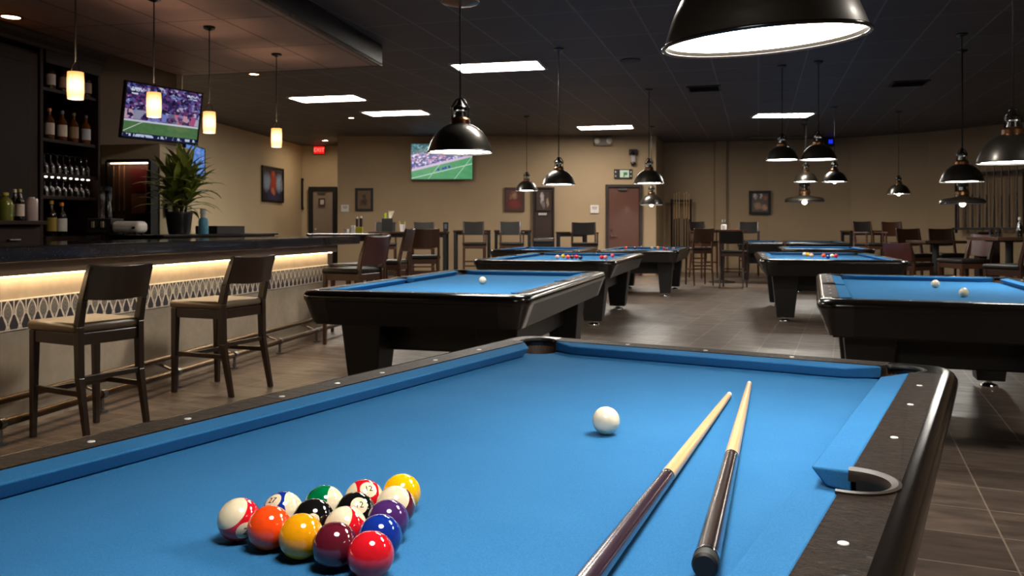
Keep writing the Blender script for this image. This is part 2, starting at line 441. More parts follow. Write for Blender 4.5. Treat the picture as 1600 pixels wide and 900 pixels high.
TABLES = [
 ((464, 457), 'l', 16.0, 1.04, 1.05, 'blue pool table beside the bar end with a lone white ball on its cloth'),
 ((736, 407), 'l', 15.5, 1.24, 1.15, 'blue pool table behind the lone cue ball table, scattered balls mid cloth'),
 ((931, 391.5), 'l', 16.5, 1.0, .95, 'blue pool table in front of the brown door, small balls spread over cloth'),
 ((1187, 406.5), 'l', 15.0, 1.2, 1.22, 'blue pool table on the right with a short line of coloured balls'),
 ((1276, 471), 'l', 20.0, 1.06, 1.04, 'blue pool table at the right edge with two cream balls'),
 ((1152, 383), 'l', 15.0, .66, .95, 'small distant blue pool table beside the group of high chairs', 17.5, 1.09),
 ((1222, 388.5), 'l', 15.0, 1.12, .75, 'blue pool table just behind the one with a line of balls', 15.2),
 ((1228, 381.5), 'l', 15.0, .9, .85, 'farthest blue pool table with one white ball under the wide flat lamp', 17.5, 1.09),
 ((763, 391), 'l', 15.5, 1.12, .82, 'blue pool table partly hidden behind the scattered balls table'),
]
for a in TABLES: place_table(*a)
# ------------------------------------------------------------------ balls
BR = .0286; BZ = BED+BR+.0005
def ball_mat(name, col, stripe, disc=.92, cap=.56):
    t = NT(name)
    x, y, z = t.sep(t.mapping(t.coord(), scale=(1/BR,)*3))
    c = lin(col); cream = lin((220, 204, 172))
    base = c
    if stripe: base = t.mix(t.math('GREATER_THAN', t.math('ABSOLUTE', z), cap), c, cream)
    if disc: base = t.mix(t.math('GREATER_THAN', x, disc), base, cream)
    t.set(Base_Color=base, Roughness=.07, Coat_Weight=.5, Coat_Roughness=.03)
    return t.m
RED, ORG, GLD, YEL, GRN, BLU, PUR, MAR, BLK = (200, 22, 34), (238, 70, 20), (226, 146, 12), (240, 178, 10), (0, 104, 58), (18, 44, 132), (68, 36, 92), (86, 20, 34), (16, 15, 15)
CREAM = (220, 208, 184)
def ball_mesh(): return MB().sphere((0, 0, 0), BR, 48, 32)
m_ink = M('ball_ink', (20, 18, 18), .15)
def rack_ball(pos, mat, a, n, num, label, up=None):
    p = Vector(pos)
    t = (Vector((0, 0, EYE))-p).normalized(); r = Vector((0, 0, 1)).cross(t).normalized(); u = t.cross(r)
    W = lambda v: (r*v[0]+u*v[1]+t*v[2]).normalized()
    za = W(a); xa = W(n); xa = (xa-za*xa.dot(za)).normalized(); ya = za.cross(xa)
    o = ball_mesh().build('billiard_ball', mat, None, smooth=True)
    o.matrix_world = Matrix.Translation(p) @ Matrix((xa, ya, za)).transposed().to_4x4()
    tag(o, label, 'billiard ball', 'racked billiard balls')
    if num:
        me = text_mesh(num, .0125 if len(num) > 1 else .015)
        upl = Vector((0, u.dot(ya), u.dot(za))); upl = upl.normalized() if upl.length > .1 else Vector((0, 0, 1))
        rt = upl.cross(Vector((1, 0, 0)))
        bm = bmesh.new(); bm.from_mesh(me); bmesh.ops.triangulate(bm, faces=bm.faces[:])
        bmesh.ops.subdivide_edges(bm, edges=bm.edges[:], cuts=1)
        for v in bm.verts:
            q = Vector((BR, 0, 0))+rt*v.co.x+upl*v.co.y; v.co = q.normalized()*(BR*1.004)
        bm.to_mesh(me); bm.free(); me.materials.clear(); me.materials.append(m_ink)
        for f in me.polygons: f.use_smooth = False
        k = bpy.data.objects.new('number', me); COL.objects.link(k); k.parent = o
    return o
RC_ = Vector((-.2378, 1.1374, 0)); RA = .495; RS = .0592
HID = (0, .1, -1)
SPEC = [ # row, k, colour, stripe, axis, number direction, number, label, disc
 (4, 0, RED, 1, (-.55,.55,.62), (.22,-.5,.84), '2', 'red-striped ball with cream cap and a 2 disc, at the far-left corner of the rack', .9),
 (4, 1, BLU, 1, (.85,.25,.42), (-.62,.5,.5), '27', 'blue-striped ball behind the orange ball in the rack', .9),
 (4, 2, GRN, 1, (.88,.12,.42), (-.2,-.95,.2), '', 'green-striped ball in the back row of the rack', .92),
 (4, 3, RED, 1, (-.95,.05,.25), (.05,.5,.85), '12', 'bright red ball with a numbered cream disc beside the yellow back-corner ball', .9),
 (4, 4, YEL, 0, (0,1,0), HID, '', 'bright yellow ball at the right end of the rack back row', None),
 (3, 0, ORG, 0, (0,1,0), HID, '', 'plain orange ball in the rack', None),
 (3, 1, BLK, 0, (0,1,.0), (-.02,.36,.93), '', 'black ball with a blank grey disc behind the golden ball', .95),
 (3, 2, BLK, 0, (0,1,-.4), (.2,.45,.87), '12', 'black ball with a round numbered white disc in the middle of the rack', .91),
 (3, 3, MAR, 1, (-.2,.5,.84), (.95,.25,-.1), '', 'mostly cream ball with a maroon band in front of the yellow ball', .92),
 (2, 0, GLD, 0, (0,1,0), (.93,.3,.22), '1', 'golden yellow ball with its number 1 disc facing the maroon ball', .91),
 (2, 1, RED, 1, (-.62,.5,.6), (.72,.66,.2), '', 'red-striped ball behind the maroon ball', .88),
 (2, 2, PUR, 0, (0,1,0), HID, '', 'plain purple ball in the rack', None),
 (1, 0, MAR, 0, (0,1,0), (.86,.42,.28), '', 'dark maroon ball with a small blank disc on its side', .955),
 (1, 1, BLU, 0, (0,1,0), HID, '', 'plain blue ball next to the front red ball', None),
 (0, 0, RED, 0, (0,1,0), HID, '', 'plain red ball at the front point of the rack', None)]
ca, sa = math.cos(RA), math.sin(RA)
cent = [Vector(((k-r/2)*RS, r*RS*.866, 0)) for r in range(5) for k in range(r+1)]
mc = sum(cent, Vector())/15
for i, (r, k, col, st, a, n, num, lab, disc) in enumerate(SPEC):
    v = Vector(((k-r/2)*RS, r*RS*.866, 0))-mc
    p = RC_+Vector((ca*v.x-sa*v.y, sa*v.x+ca*v.y, 0)); p.z = BZ
    rack_ball(p, ball_mat('ball_paint', col, st, disc), a, n, num, lab)
m_cue = M('cue_ball_cream', (222, 210, 186), .12, coat=.4)
BM = {}
def plain_ball(px, py, col, label, group=None):
    if col not in BM: BM[col] = m_cue if col == 'cue' else M('ball_plain', col, .08, coat=.5)
    p = P(px, py, BZ)
    o = ball_mesh().build('billiard_ball', BM[col], None, smooth=True); o.location = p
    return tag(o, label, 'billiard ball', group)
plain_ball(947, 657, 'cue', 'white cue ball alone near the two cues')
plain_ball(754, 438, 'cue', 'lone white ball on the pool table beside the bar')
plain_ball(1461.5, 443.5, 'cue', 'cream ball farther back of the two on the right edge table')
plain_ball(1506, 457, 'cue', 'cream ball nearer the front rail of the right edge table')
plain_ball(1256, 380.5, 'cue', 'white ball on the farthest pool table')
g = 'balls scattered on the second table along'
for px, py, c, lb in ((871, 401.3, (222, 170, 160), 'pale pink ball beside a yellow ball on the scattered balls table'), (880, 400.2, YEL, 'yellow ball on the scattered balls table'),
    (887.5, 401.5, ORG, 'orange ball right of the yellow one on the scattered balls table'), (894, 401.5, MAR, 'maroon ball in the middle cluster of the scattered balls table'),
    (900.5, 401.2, RED, 'red ball in the middle cluster of the scattered balls table'), (907, 402.4, BLK, 'black ball ending the middle cluster of the scattered balls table'),
    (940, 402, RED, 'red ball of the pair near the far rail of the scattered balls table'), (946, 402, (224, 120, 130), 'pink ball of the pair near the far rail of the scattered balls table'),
    (957, 399.5, (214, 90, 110), 'rose ball alone near the far corner of the scattered balls table')): plain_ball(px, py, c, lb, g)
g = 'balls spread on the table before the brown door'
for px, py, c, lb in ((978, 387.4, ORG, 'orange ball at the left of the brown door table'), (992.6, 387.4, MAR, 'maroon ball second along on the brown door table'), (1003, 386.8, PUR, 'purple ball third along on the brown door table'),
    (1019, 387.2, CREAM, 'cream ball near the middle of the brown door table'), (1028, 387.2, GLD, 'golden ball near the middle of the brown door table'), (1038, 388.6, RED, 'red ball right of the golden one on the brown door table'),
    (1043.5, 389.6, MAR, 'dark red ball close to the red one on the brown door table'), (1052, 388.6, (200, 120, 110), 'salmon ball at the right of the brown door table')): plain_ball(px, py, c, lb, g)
g = 'balls in a line on the right table'
for px, py, c, lb in ((1257, 397, CREAM, 'cream ball first in the line on the right table'), (1262, 397.6, YEL, 'pale yellow ball second in the line on the right table'), (1268, 398.8, (226, 170, 140), 'peach ball third in the line on the right table'),
    (1287, 399.3, ORG, 'orange ball in the middle of the line on the right table'), (1294, 401.4, BLU, 'dark blue ball beside the orange one on the right table'), (1300, 399.6, (230, 210, 170), 'ivory ball before the red one on the right table'), (1306, 399.8, RED, 'red ball last in the line on the right table')): plain_ball(px, py, c, lb, g)
# ------------------------------------------------------------------ cues on the front table
m_ash = wood('cue_maple', (196, 152, 100), (222, 184, 132), .3, (2, 2, .2), .4)
m_butt = wood('cue_butt_stain', (20, 13, 11), (56, 36, 30), .2, (6, 6, .3), .7)
m_butt2 = wood('cue_butt_violet', (22, 13, 18), (66, 42, 58), .2, (6, 6, .3), .7)
m_ferr = M('cue_ferrule', (238, 236, 228), .3)
def cue(name, label, tip, joint, length, mb, group, rt=.0066, rb=.0160):
    tip = Vector(tip); d = (Vector(joint)-tip); d.z = 0; d.normalize()
    t0 = Vector((tip.x, tip.y, BED+rt+.0025)); b0 = t0+d*length; b0.z = BED+rb+.002
    ax = (b0-t0); L = ax.length
    o = thing(name, label, 'pool cue', t0, 0, group); o.rotation_mode = 'QUATERNION'; o.rotation_quaternion = ax.to_track_quat('Z', 'Y')
    jl = (Vector(joint)-Vector(tip)).length; rr = lambda z: rt+(rb-rt)*(z/L)**.85
    MB().lathe([(0, -.004), (.0045, -.003), (rt-.0008, .001), (rt-.0005, .005)], n=24).build('tip', m_ferr, o, smooth=True)
    MB().lathe([(rt-.0004, .004), (rt, .02)], n=24).build('ferrule', m_ferr, o, smooth=True)
    MB().lathe([(rr(jl*i/8) if i else rt, max(.02, jl*i/8)) for i in range(9)], n=28).build('shaft', m_ash, o, smooth=True)
    r = rr(jl)
    MB().lathe([(r-.001, jl), (r+.0003, jl+.001), (r+.0003, jl+.010)], n=28).build('joint_collar', m_black, o, smooth=True)
    MB().lathe([(r+.0004, jl+.010), (r+.0006, jl+.0115), (r+.0004, jl+.013)], n=28).build('joint_ring', m_chrome, o, smooth=True)
    z1 = jl+.013
    MB().lathe([(rr(z1+(L-.03-z1)*i/8), z1+(L-.03-z1)*i/8) for i in range(9)], n=28).build('butt', mb, o, smooth=True)
    MB().lathe([(rb+.0003, L-.03), (rb+.0006, L-.026), (rb+.0006, L-.022)], n=28).build('butt_ring', m_chrome, o, smooth=True)
    MB().lathe([(rb, L-.022), (rb, L-.004), (rb-.003, L), (0, L)], n=28).build('bumper', m_dark, o, smooth='auto')
    return o
cue('pool_cue', 'left of the two cues on the front table, violet-tinged dark butt', P(1140, 617, BED+.007), P(1043, 745, BED+.012), 1.45, m_butt2, 'cues lying on the front table')
cue('pool_cue', 'right of the two cues on the front table, black end cap showing', P(1171, 600, BED+.007), P(1143, 715, BED+.012), 1.30, m_butt, 'cues lying on the front table')
# ------------------------------------------------------------------ room shell
def wall(name, pts, z0, z1, mat, th=.12, side=1):
    """vertical slab following plan points; thickness grows to the given side"""
    m = MB()
    for a, b in zip(pts, pts[1:]):
        a, b = Vector((a[0], a[1])), Vector((b[0], b[1])); d = (b-a).normalized(); n = Vector((-d.y, d.x))*th*side
        q = [a, b, b+n, a+n]
        m.hexa([(p.x, p.y, z0) for p in q]+[(p.x, p.y, z1) for p in q])
    return struct(m.build(name, mat))
BA = Vector((-2.98, 4.84)); BU = Vector((.182, .983)); BV = Vector((-.983, .182))
BYAW = math.atan2(BU.y, BU.x)
def B(s, v, z=0.0): p = BA+BU*s+BV*v; return Vector((p.x, p.y, z))
def bs(px, v):
    """distance along the bar of pixel column px on the line v"""
    k = (px-800)/F; a = BA+BV*v
    return (k*a.y-a.x)/(BU.x-k*BU.y)
struct(MB().box((2, 11, -.05), (24, 30, .1)).build('floor', m_floor))
struct(MB().box((2, 11, CEIL+.05), (24, 30, .1)).build('ceiling', m_ceil))
DL = 20.62
LW0, LW1 = Vector((X(380, 19.29), 19.29)), Vector((X(472, 23.08), 23.08))
dl = (LW1-LW0).normalized()
LWs = LW0-dl*9.2
wall('wall_left', [LWs, LW1], 0, CEIL, m_wall2, side=1)
wall('wall_hall', [LW1, (X(527.5, 23.08), 23.08)], 0, CEIL, m_wall2, side=1)
wall('wall_back', [(X(527.5, 23.08), 23.08), (X(527.5, DL), DL), (X(1025, DL), DL), (X(1037, 22.2), 22.2)], 0, CEIL, m_wall, side=-1 if False else 1)
RW_ = [(X(1037, 22.2), 22.2), (X(1200, 21.7), 21.7), (X(1330, 20.9), 20.9), (X(1450, 19.7), 19.7), (X(1600, 17.8), 17.8), (11.5, 15.5), (7.0, -2.6)]
wall('wall_right', RW_, 0, CEIL, m_wall, side=1)
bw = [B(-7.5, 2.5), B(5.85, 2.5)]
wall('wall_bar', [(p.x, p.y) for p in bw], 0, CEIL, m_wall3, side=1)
wall('wall_front', [(7.0, -2.6), (-7.2, -2.6)], 0, CEIL, m_wall, side=1)
wall('wall_side', [(B(5.85, 2.5).x, B(5.85, 2.5).y), (LWs.x, LWs.y)], 0, CEIL, m_wall2, side=1)
# pilaster on the right-hand back wall, skirting
px0, px1 = X(1117, 21.85), X(1134, 21.85)
struct(MB().box(((px0+px1)/2, 21.9, CEIL/2), (px1-px0, .22, CEIL)).build('trim_1', m_wall, bevel=.01))
struct(MB().box(((X(528, DL)+X(944, DL))/2, DL-.012, .06), (X(944, DL)-X(528, DL), .02, .12)).build('baseboard_back', m_chairwood))
# bar soffit (lower ceiling) with its dark fascia
SZ = 3.195
sp = [(-1.61, 10.32), (-4.36, 11.02), (-5.2, 11.2), (-8.6, 11.2), (-8.6, -2.5), (-4.15, -2.5)]
struct(MB().prism(sp, SZ, SZ+.03).build('ceiling_soffit', m_soff))
m = MB()
for a, b in (((-4.15, -2.5), (-1.61, 10.32)), ((-1.61, 10.32), (-4.36, 11.02))):
    a, b = Vector(a), Vector(b); d = (b-a).normalized(); n = Vector((-d.y, d.x))*.03
    m.hexa([(p.x, p.y, SZ-.004) for p in (a, b, b+n, a+n)]+[(p.x, p.y, CEIL) for p in (a, b, b+n, a+n)])
struct(m.build('trim_2', m_fascia))
# ------------------------------------------------------------------ ceiling lights
def troffer(px, py, w, d, label, lit=True, yaw=-13):
    c = P(px, py, CEIL)
    o = thing('ceiling_light_panel', label, 'ceiling light', (c.x, c.y, CEIL), math.radians(yaw), 'ceiling light panels')
    m = MB()
    for x, y, sx, sy in ((0, d/2, w+.05, .03), (0, -d/2, w+.05, .03), (w/2, 0, .03, d), (-w/2, 0, .03, d)): m.box((x, y, -.012), (sx, sy, .024))
    m.build('frame', m_steel if not lit else m_white, o)
    MB().box((0, 0, -.006), (w-.03, d-.03, .01)).build('diffuser', m_tube if lit else m_troffoff, o)
    return o
m_troffoff = M('unlit_diffuser', (120, 108, 98), .6)
troffer(779, 102.5, 1.22, .62, 'brightest long ceiling light panel, nearest the big dome lamp')
troffer(512, 153, 1.22, .6, 'ceiling light panel nearest the lowered bar ceiling')
troffer(619, 175.5, 1.22, .6, 'ceiling light panel above the left wall television')
troffer(946, 198, 1.22, .62, 'ceiling light panel above the emergency lamp on the back wall')
troffer(1223, 179, 1.1, .6, 'lit ceiling light panel over the right group of dome lamps', yaw=-3)
troffer(1213, 214, 1.3, .5, 'unlit ceiling panel by the right back wall', lit=False, yaw=-3)
for x, y, lb in ((4.3, 2.6, 'added fill light panel, unseen overhead to the right of the front table'), (.7, 6.2, 'added fill light panel, unseen overhead beyond the front table')):  # extra unseen panels added as fill for the floor and front table
    troffer(800+F*x/10, HY-(CEIL-EYE)*F/10, 1.22, .62, lb).location = (x, y, CEIL)
m_down2 = emit('hall_downlight_lens', (255, 232, 200), 170)
def downlight(px, py, z, r, label, lens=None):
    c = P(px, py, z)
    o = thing('recessed_downlight', label, 'downlight', (c.x, c.y, z), 0, 'recessed ceiling downlights')
    MB().lathe([(r*.72, -.003), (r*.8, -.012), (r, -.010), (r*1.04, 0)], n=28).build('trim_ring', m_bronze, o, smooth=True)
    MB().lathe([(0, -.002), (r*.74, -.002), (r*.74, 0)], n=28).build('lens', lens or m_down, o)
downlight(17, 26, SZ, .11, 'amber recessed downlight in the bar ceiling, top left corner')
downlight(397, 115.5, CEIL, .09, 'recessed downlight just past the end of the bar ceiling')
downlight(549, 184, CEIL, .09, 'small recessed downlight between two light panels')
downlight(508, 219.5, CEIL, .1, 'small downlight above the exit sign', m_down2)
m_vent = M('vent_dark', (40, 37, 38), .6)
for i, (px, py, lb) in enumerate(((1100, 138, 'dark square ceiling vent left of the hanging dome lamps'), (1420, 130, 'dark ceiling vent toward the right wall'), (985, 94, 'round dark ceiling speaker in the middle of the ceiling'))):
    c = P(px, py, CEIL)
    if i < 2:
        o = thing('ceiling_vent', lb, 'vent', (c.x, c.y, CEIL), -.28)
        m = MB()
        for x, y, sx, sy in ((0, .25, .5, .03), (0, -.25, .5, .03), (.25, 0, .03, .5), (-.25, 0, .03, .5)): m.box((x, y, -.008), (sx, sy, .016))
        m.build('frame', m_vent, o)
        m = MB()
        for k in range(7): m.box((0, -.21+.07*k, -.008), (.46, .03, .004), rot=Matrix.Rotation(.6, 4, 'X'))
        m.build('louvre', m_dark, o)
    else:
        o = thing('ceiling_speaker', lb, 'speaker', (c.x, c.y, CEIL), 0)
        MB().lathe([(.13, 0), (.14, -.01), (.12, -.012), (0, -.008)], n=28).build('grille', m_vent, o, smooth='auto')
# ------------------------------------------------------------------ dome pendant lamps
def dome_lamp(px, pyrim, d, R, label, tilt=(0, 0), crod=True, flat=False, canopy_z=None, bulb=False, power=None):
    c = Vector((X(px, d), d, Z(pyrim, d)))
    o = thing('dome_pendant_lamp', label, 'pendant lamp', c, 0, 'dome pendant lamps')
    o.rotation_euler = (tilt[0], tilt[1], 0)
    if flat: prof = [(1.0, 0), (1.01, .05), (.97, .14), (.88, .21), (.70, .25), (.45, .28), (.29, .33), (.25, .42)]
    else: prof = [(1.0, 0), (.985, .03), (.955, .12), (.90, .27), (.81, .45), (.68, .62), (.52, .75), (.36, .83), (.27, .86)]
    out = [(r*R, z*R) for r, z in prof]
    inn = [(r*R-.004, z*R+.0005) for r, z in prof]
    MB().lathe(out+inn[::-1], n=56).build('shade', m_lamp, o, smooth='auto')
    tr = R*.022
    MB().tube([(R*math.cos(a*PI/32), R*math.sin(a*PI/32), 0) for a in range(65)], tr, 8).build('rim', m_edge, o, smooth=True)
    dz = R*.05 if not flat else R*.06
    ri = R*(.955 if not flat else .93)
    MB().lathe([(0, dz-.002), (ri, dz-.002), (ri, dz), (0, dz)], n=48).build('diffuser', m_lampglow if not flat else m_lampdim, o)
    if bulb: MB().sphere((0, 0, -R*.02), R*.13, 16, 10).build('bulb', m_bulb, o, smooth=True)
    zt = R*(.86 if not flat else .42)
    MB().lathe([(R*.30, zt-.01*R), (R*.30, zt+.12*R), (R*.26, zt+.17*R), (R*.20, zt+.2*R)], n=28).build('collar', m_bronze, o, smooth='auto')
    MB().lathe([(R*.18, zt+.18*R), (R*.16, zt+.36*R), (R*.22, zt+.4*R), (R*.22, zt+.5*R), (R*.10, zt+.6*R), (R*.05, zt+.75*R), (0, zt+.76*R)], n=24).build('socket_cap', m_black, o, smooth='auto')
    b = MB()
    for k in (0, PI): b.tube([(math.cos(k)*R*.24, 0, zt+.15*R), (math.cos(k)*R*.26, 0, zt+.5*R), (math.cos(k)*R*.12, 0, zt+.72*R), (0, 0, zt+.78*R)], R*.03, 8)
    b.build('yoke', m_black, o, smooth=True)
    top = CEIL-c.z
    zr = zt+.74*R
    if tilt != (0, 0):
        Rm = Matrix.Rotation(tilt[1], 3, 'Y') @ Matrix.Rotation(tilt[0], 3, 'X')
        a = o.rotation_euler.to_matrix() @ Vector((0, 0, zr)); inv = o.rotation_euler.to_matrix().inverted()
        pts = [a, a+Vector((0, 0, .05)), Vector((a.x, a.y, top))]
        pts = [inv @ p for p in pts]; cp = pts[-1]; cax = inv @ Vector((0, 0, 1))
    else: pts = [Vector((0, 0, zr)), Vector((0, 0, top))]; cp = pts[-1]; cax = Vector((0, 0, 1))
    MB().tube(pts, max(.006, R*.022), 8).build('cord', m_cord, o, smooth=True)
    MB().lathe([(.02, -.035), (.05, -.028), (.065, -.012), (.065, 0)], cp, 24, axis=cax).build('canopy', m_black, o, smooth='auto')
    if canopy_z: MB().lathe([(.012, -.03), (.06, -.022), (.125, -.004), (.125, .004), (.02, .012)], (0, 0, canopy_z-c.z), 28).build('cover_plate', m_bronze, o, smooth='auto')
    return o
m_lampdim = emit('wide_lamp_diffuser', (220, 240, 250), 1.6)
dome_lamp(1194, 64, 1.72, .2055, 'huge black dome lamp close overhead at the top of the picture', tilt=(.055, -.066))
dome_lamp(800, -600, .80, .2125, 'second black dome lamp in the row over the front table, above the picture')
dome_lamp(719, 238, 5.45, .216, 'large black dome lamp in front of the wall television', canopy_z=Z(3, 5.45))
dome_lamp(823, 298, 16.9, .232, 'small dome lamp between television and brown panel, hanging over the left picture')
dome_lamp(873, 288.5, 10.5, .212, 'dome lamp right of the wall television, before the poster panel')
dome_lamp(1014, 286.5, 13.6, .252, 'dome lamp in front of the wall camera, above a smaller one')
dome_lamp(1018, 320, 18.6, .268, 'smaller dome lamp directly beneath another, beside the brown door', bulb=True)
dome_lamp(1222, 250, 11.6, .222, 'left one of the two upper dome lamps hanging side by side')
dome_lamp(1279, 249.5, 11.3, .238, 'right one of the two upper dome lamps hanging side by side')
dome_lamp(1259, 284, 17.4, .246, 'dome lamp straight above the wide flat lamp')
dome_lamp(1304, 284, 15.6, .232, 'dome lamp right of the one above the wide flat lamp', bulb=True)
dome_lamp(1257, 315, 18.2, .41, 'wide flat pendant lamp lowest of the right cluster', flat=True, bulb=True)
dome_lamp(1404, 303, 16.2, .22, 'lone dome lamp against the bare right wall', bulb=True)
dome_lamp(1503, 284, 9.7, .238, 'dome lamp left of the partly cut off one at right')
dome_lamp(1504, 318, 10.6, .27, 'wide flat pendant lamp beneath a dome lamp at right', flat=True, bulb=True)
dome_lamp(1583, 254, 6.0, .240, 'dome lamp cut by the right edge of the picture')
# ------------------------------------------------------------------ bar pendants
def bar_pendant(px, ytop, ybot, label, d):
    h = (ybot-ytop)*d/F; c = Vector((X(px, d), d, Z(ybot, d)))
    o = thing('bar_pendant_lamp', label, 'pendant lamp', c, 0, 'glass pendant lamps over the bar')
    r = .062
    MB().lathe([(r*.92, 0), (r*1.0, h*.3), (r*1.0, h*.7), (r*.93, h), (r*.9, h-.004), (r*.97, h*.7), (r*.97, h*.3), (r*.89, .004)], n=32).build('glass_shade', m_shade, o, smooth=True)
    b = MB().tube([(-r*.6, 0, h-.004), (-r*.35, 0, h+.06), (0, 0, h+.085)], .004, 8).tube([(r*.6, 0, h-.004), (r*.35, 0, h+.06), (0, 0, h+.085)], .004, 8)
    b.build('hanger', m_black, o, smooth='auto')
    MB().sphere((0, 0, h*.5), .03, 16, 10).build('bulb', m_bulb2, o, smooth=True)
    t = SZ-c.z
    MB().cyl((0, 0, h+.08), (0, 0, t), .006, n=8).build('cord', m_cord, o, smooth=True)
    MB().lathe([(.012, t-.04), (.055, t-.022), (.06, t-.004), (.06, t)], n=24).build('canopy', m_black, o, smooth='auto')
m_bulb2 = emit('warm_bulb', (255, 216, 178), 170)
bar_pendant(118, 113, 155, 'leftmost lit glass pendant, in front of the bottle shelves', 6.5)
bar_pendant(240.5, 145, 183, 'lit glass pendant in front of the tilted television', 7.25)
bar_pendant(327, 175, 208, 'lit glass pendant right of the tilted television', 8.3)
bar_pendant(432, 201, 230, 'lit glass pendant above the framed poster', 9.6)
# ------------------------------------------------------------------ bar
_t = NT('bar_stone'); _n = _t.noise(_t.coord(), 2.6, 6, .65); _n2 = _t.noise(_t.coord(), 22, 4)
_t.set(Base_Color=_t.mix(_t.math('ADD', _t.math('MULTIPLY', _n, .75), _t.math('MULTIPLY', _n2, .25)), _t.mix(_t.math('LESS_THAN', _t.math('FRACT', _t.math('DIVIDE', _t.sep(_t.coord())[0], .92)), .006), lin((116, 104, 90)), lin((84, 74, 62))), lin((192, 178, 158))), Roughness=.55); _t.bump(_n2, .1, .01); m_stone = _t.m
_t = NT('counter_stone'); _v = _t.add('ShaderNodeTexVoronoi'); _t.link(_t.coord(), _v.inputs['Vector']); _v.inputs['Scale'].default_value = 70
_n = _t.noise(_t.coord(), 6, 5, .7)
_t.set(Base_Color=_t.mix(_t.math('MULTIPLY', _t.math('LESS_THAN', _v.outputs['Distance'], .18), .5), _t.mix(_n, lin((16, 16, 20)), lin((40, 38, 42))), lin((96, 90, 90))), Roughness=.12, Coat_Weight=.4); m_counter = _t.m
_t = NT('patterned_tile')      # ogee leaf tiles
x, y, z = _t.sep(_t.coord())
u = _t.math('SUBTRACT', _t.math('FRACT', _t.math('DIVIDE', x, .095)), .5)
u2 = _t.math('SUBTRACT', _t.math('FRACT', _t.math('ADD', _t.math('DIVIDE', x, .095), .5)), .5)
vv = _t.math('DIVIDE', _t.math('SUBTRACT', z, .585), .18)
def leaf(uu, v0, v1, wd):
    a = _t.math('DIVIDE', _t.math('SUBTRACT', vv, v0), v1-v0, clamp=True)
    half = _t.math('MULTIPLY', _t.math('SINE', _t.math('MULTIPLY', _t.math('POWER', a, 1.3), PI)), wd)
    return _t.math('SUBTRACT', half, _t.math('ABSOLUTE', uu))
L1 = leaf(u, .05, .98, .36); L2 = leaf(u2, -.3, .55, .42)
ol = lambda L, wd: _t.math('LESS_THAN', _t.math('ABSOLUTE', L), wd)
ins1 = _t.math('GREATER_THAN', L1, .0)
vein = _t.math('MULTIPLY', ins1, _t.math('LESS_THAN', _t.math('ABSOLUTE', _t.math('SINE', _t.math('MULTIPLY', _t.math('ADD', _t.math('MULTIPLY', _t.math('ABSOLUTE', u), 1.3), vv), 24))), .42))
mk = _t.math('MAXIMUM', _t.math('MAXIMUM', ol(L1, .055), ol(L2, .045)), _t.math('MULTIPLY', vein, .8), clamp=True)
mk = _t.math('MAXIMUM', mk, _t.math('GREATER_THAN', _t.math('ABSOLUTE', _t.math('SUBTRACT', vv, .5)), .47))
nn = _t.noise(_t.coord(), 28, 3)
_t.set(Base_Color=_t.mix(_t.math('MULTIPLY', mk, _t.math('ADD', .55, _t.math('MULTIPLY', nn, .45))), lin((56, 54, 62)), lin((232, 222, 204))), Roughness=.35); m_tile = _t.m
BL0, BL1 = -4.0, 4.77
bar = thing('bar_counter', 'long bar with dark stone top, glowing strip and patterned tile band', 'bar', (BA.x, BA.y, 0), BYAW)
bl = BL1-BL0; bm_ = (BL0+BL1)/2
MB().box((bm_, .04, .45), (bl, .08, .90)).build('front_panel', m_stone, bar)
MB().box((BL1-.04, .33, .45), (.08, .5, .90)).build('end_panel', m_stone, bar)
MB().box((bm_, -.004, .675), (bl, .014, .185)).build('tile_band', m_tile, bar, bevel=.003)
MB().box((bm_, .03, .955), (bl+.06, .26, .085)).build('fascia_board', wood('bar_fascia', (140, 114, 88), (178, 148, 116), .4, (.4, 3, 3)), bar, bevel=.006)
MB().box((bm_, -.045, .908), (bl-.04, .03, .010)).build('light_strip', m_led, bar)
MB().box((bm_+.13, .2, 1.045), (bl+.36, .95, .09)).build('counter_top', m_counter, bar, bevel=.012, seg=3)
MB().box((bm_, .55, .5), (bl, .06, 1.0)).build('rear_panel', m_cab, bar)
for v, z, r in ((-.22, .115, .024), (-.09, .205, .022)):
    MB().cyl((BL0, v, z), (BL1+.02+(.05 if v < -.2 else -.3), v, z), r, n=16).build('foot_rail', m_brass, bar, smooth='auto')
k = BL0+.4
while k < BL1+.1:
    MB().cyl((k, -.22, 0), (k, -.22, .115), .013, n=10).cyl((k, -.22, .115), (k, -.0, .19), .011, n=10).lathe([(.032, -.018), (.032, .018)], (k, -.22, .115), 14, axis=(1, 0, 0)).lathe([(.0, .012), (.035, .010), (.035, 0)], (k, -.22, 0), 14).build('rail_bracket', m_steel, bar, smooth='auto')
    k += .84
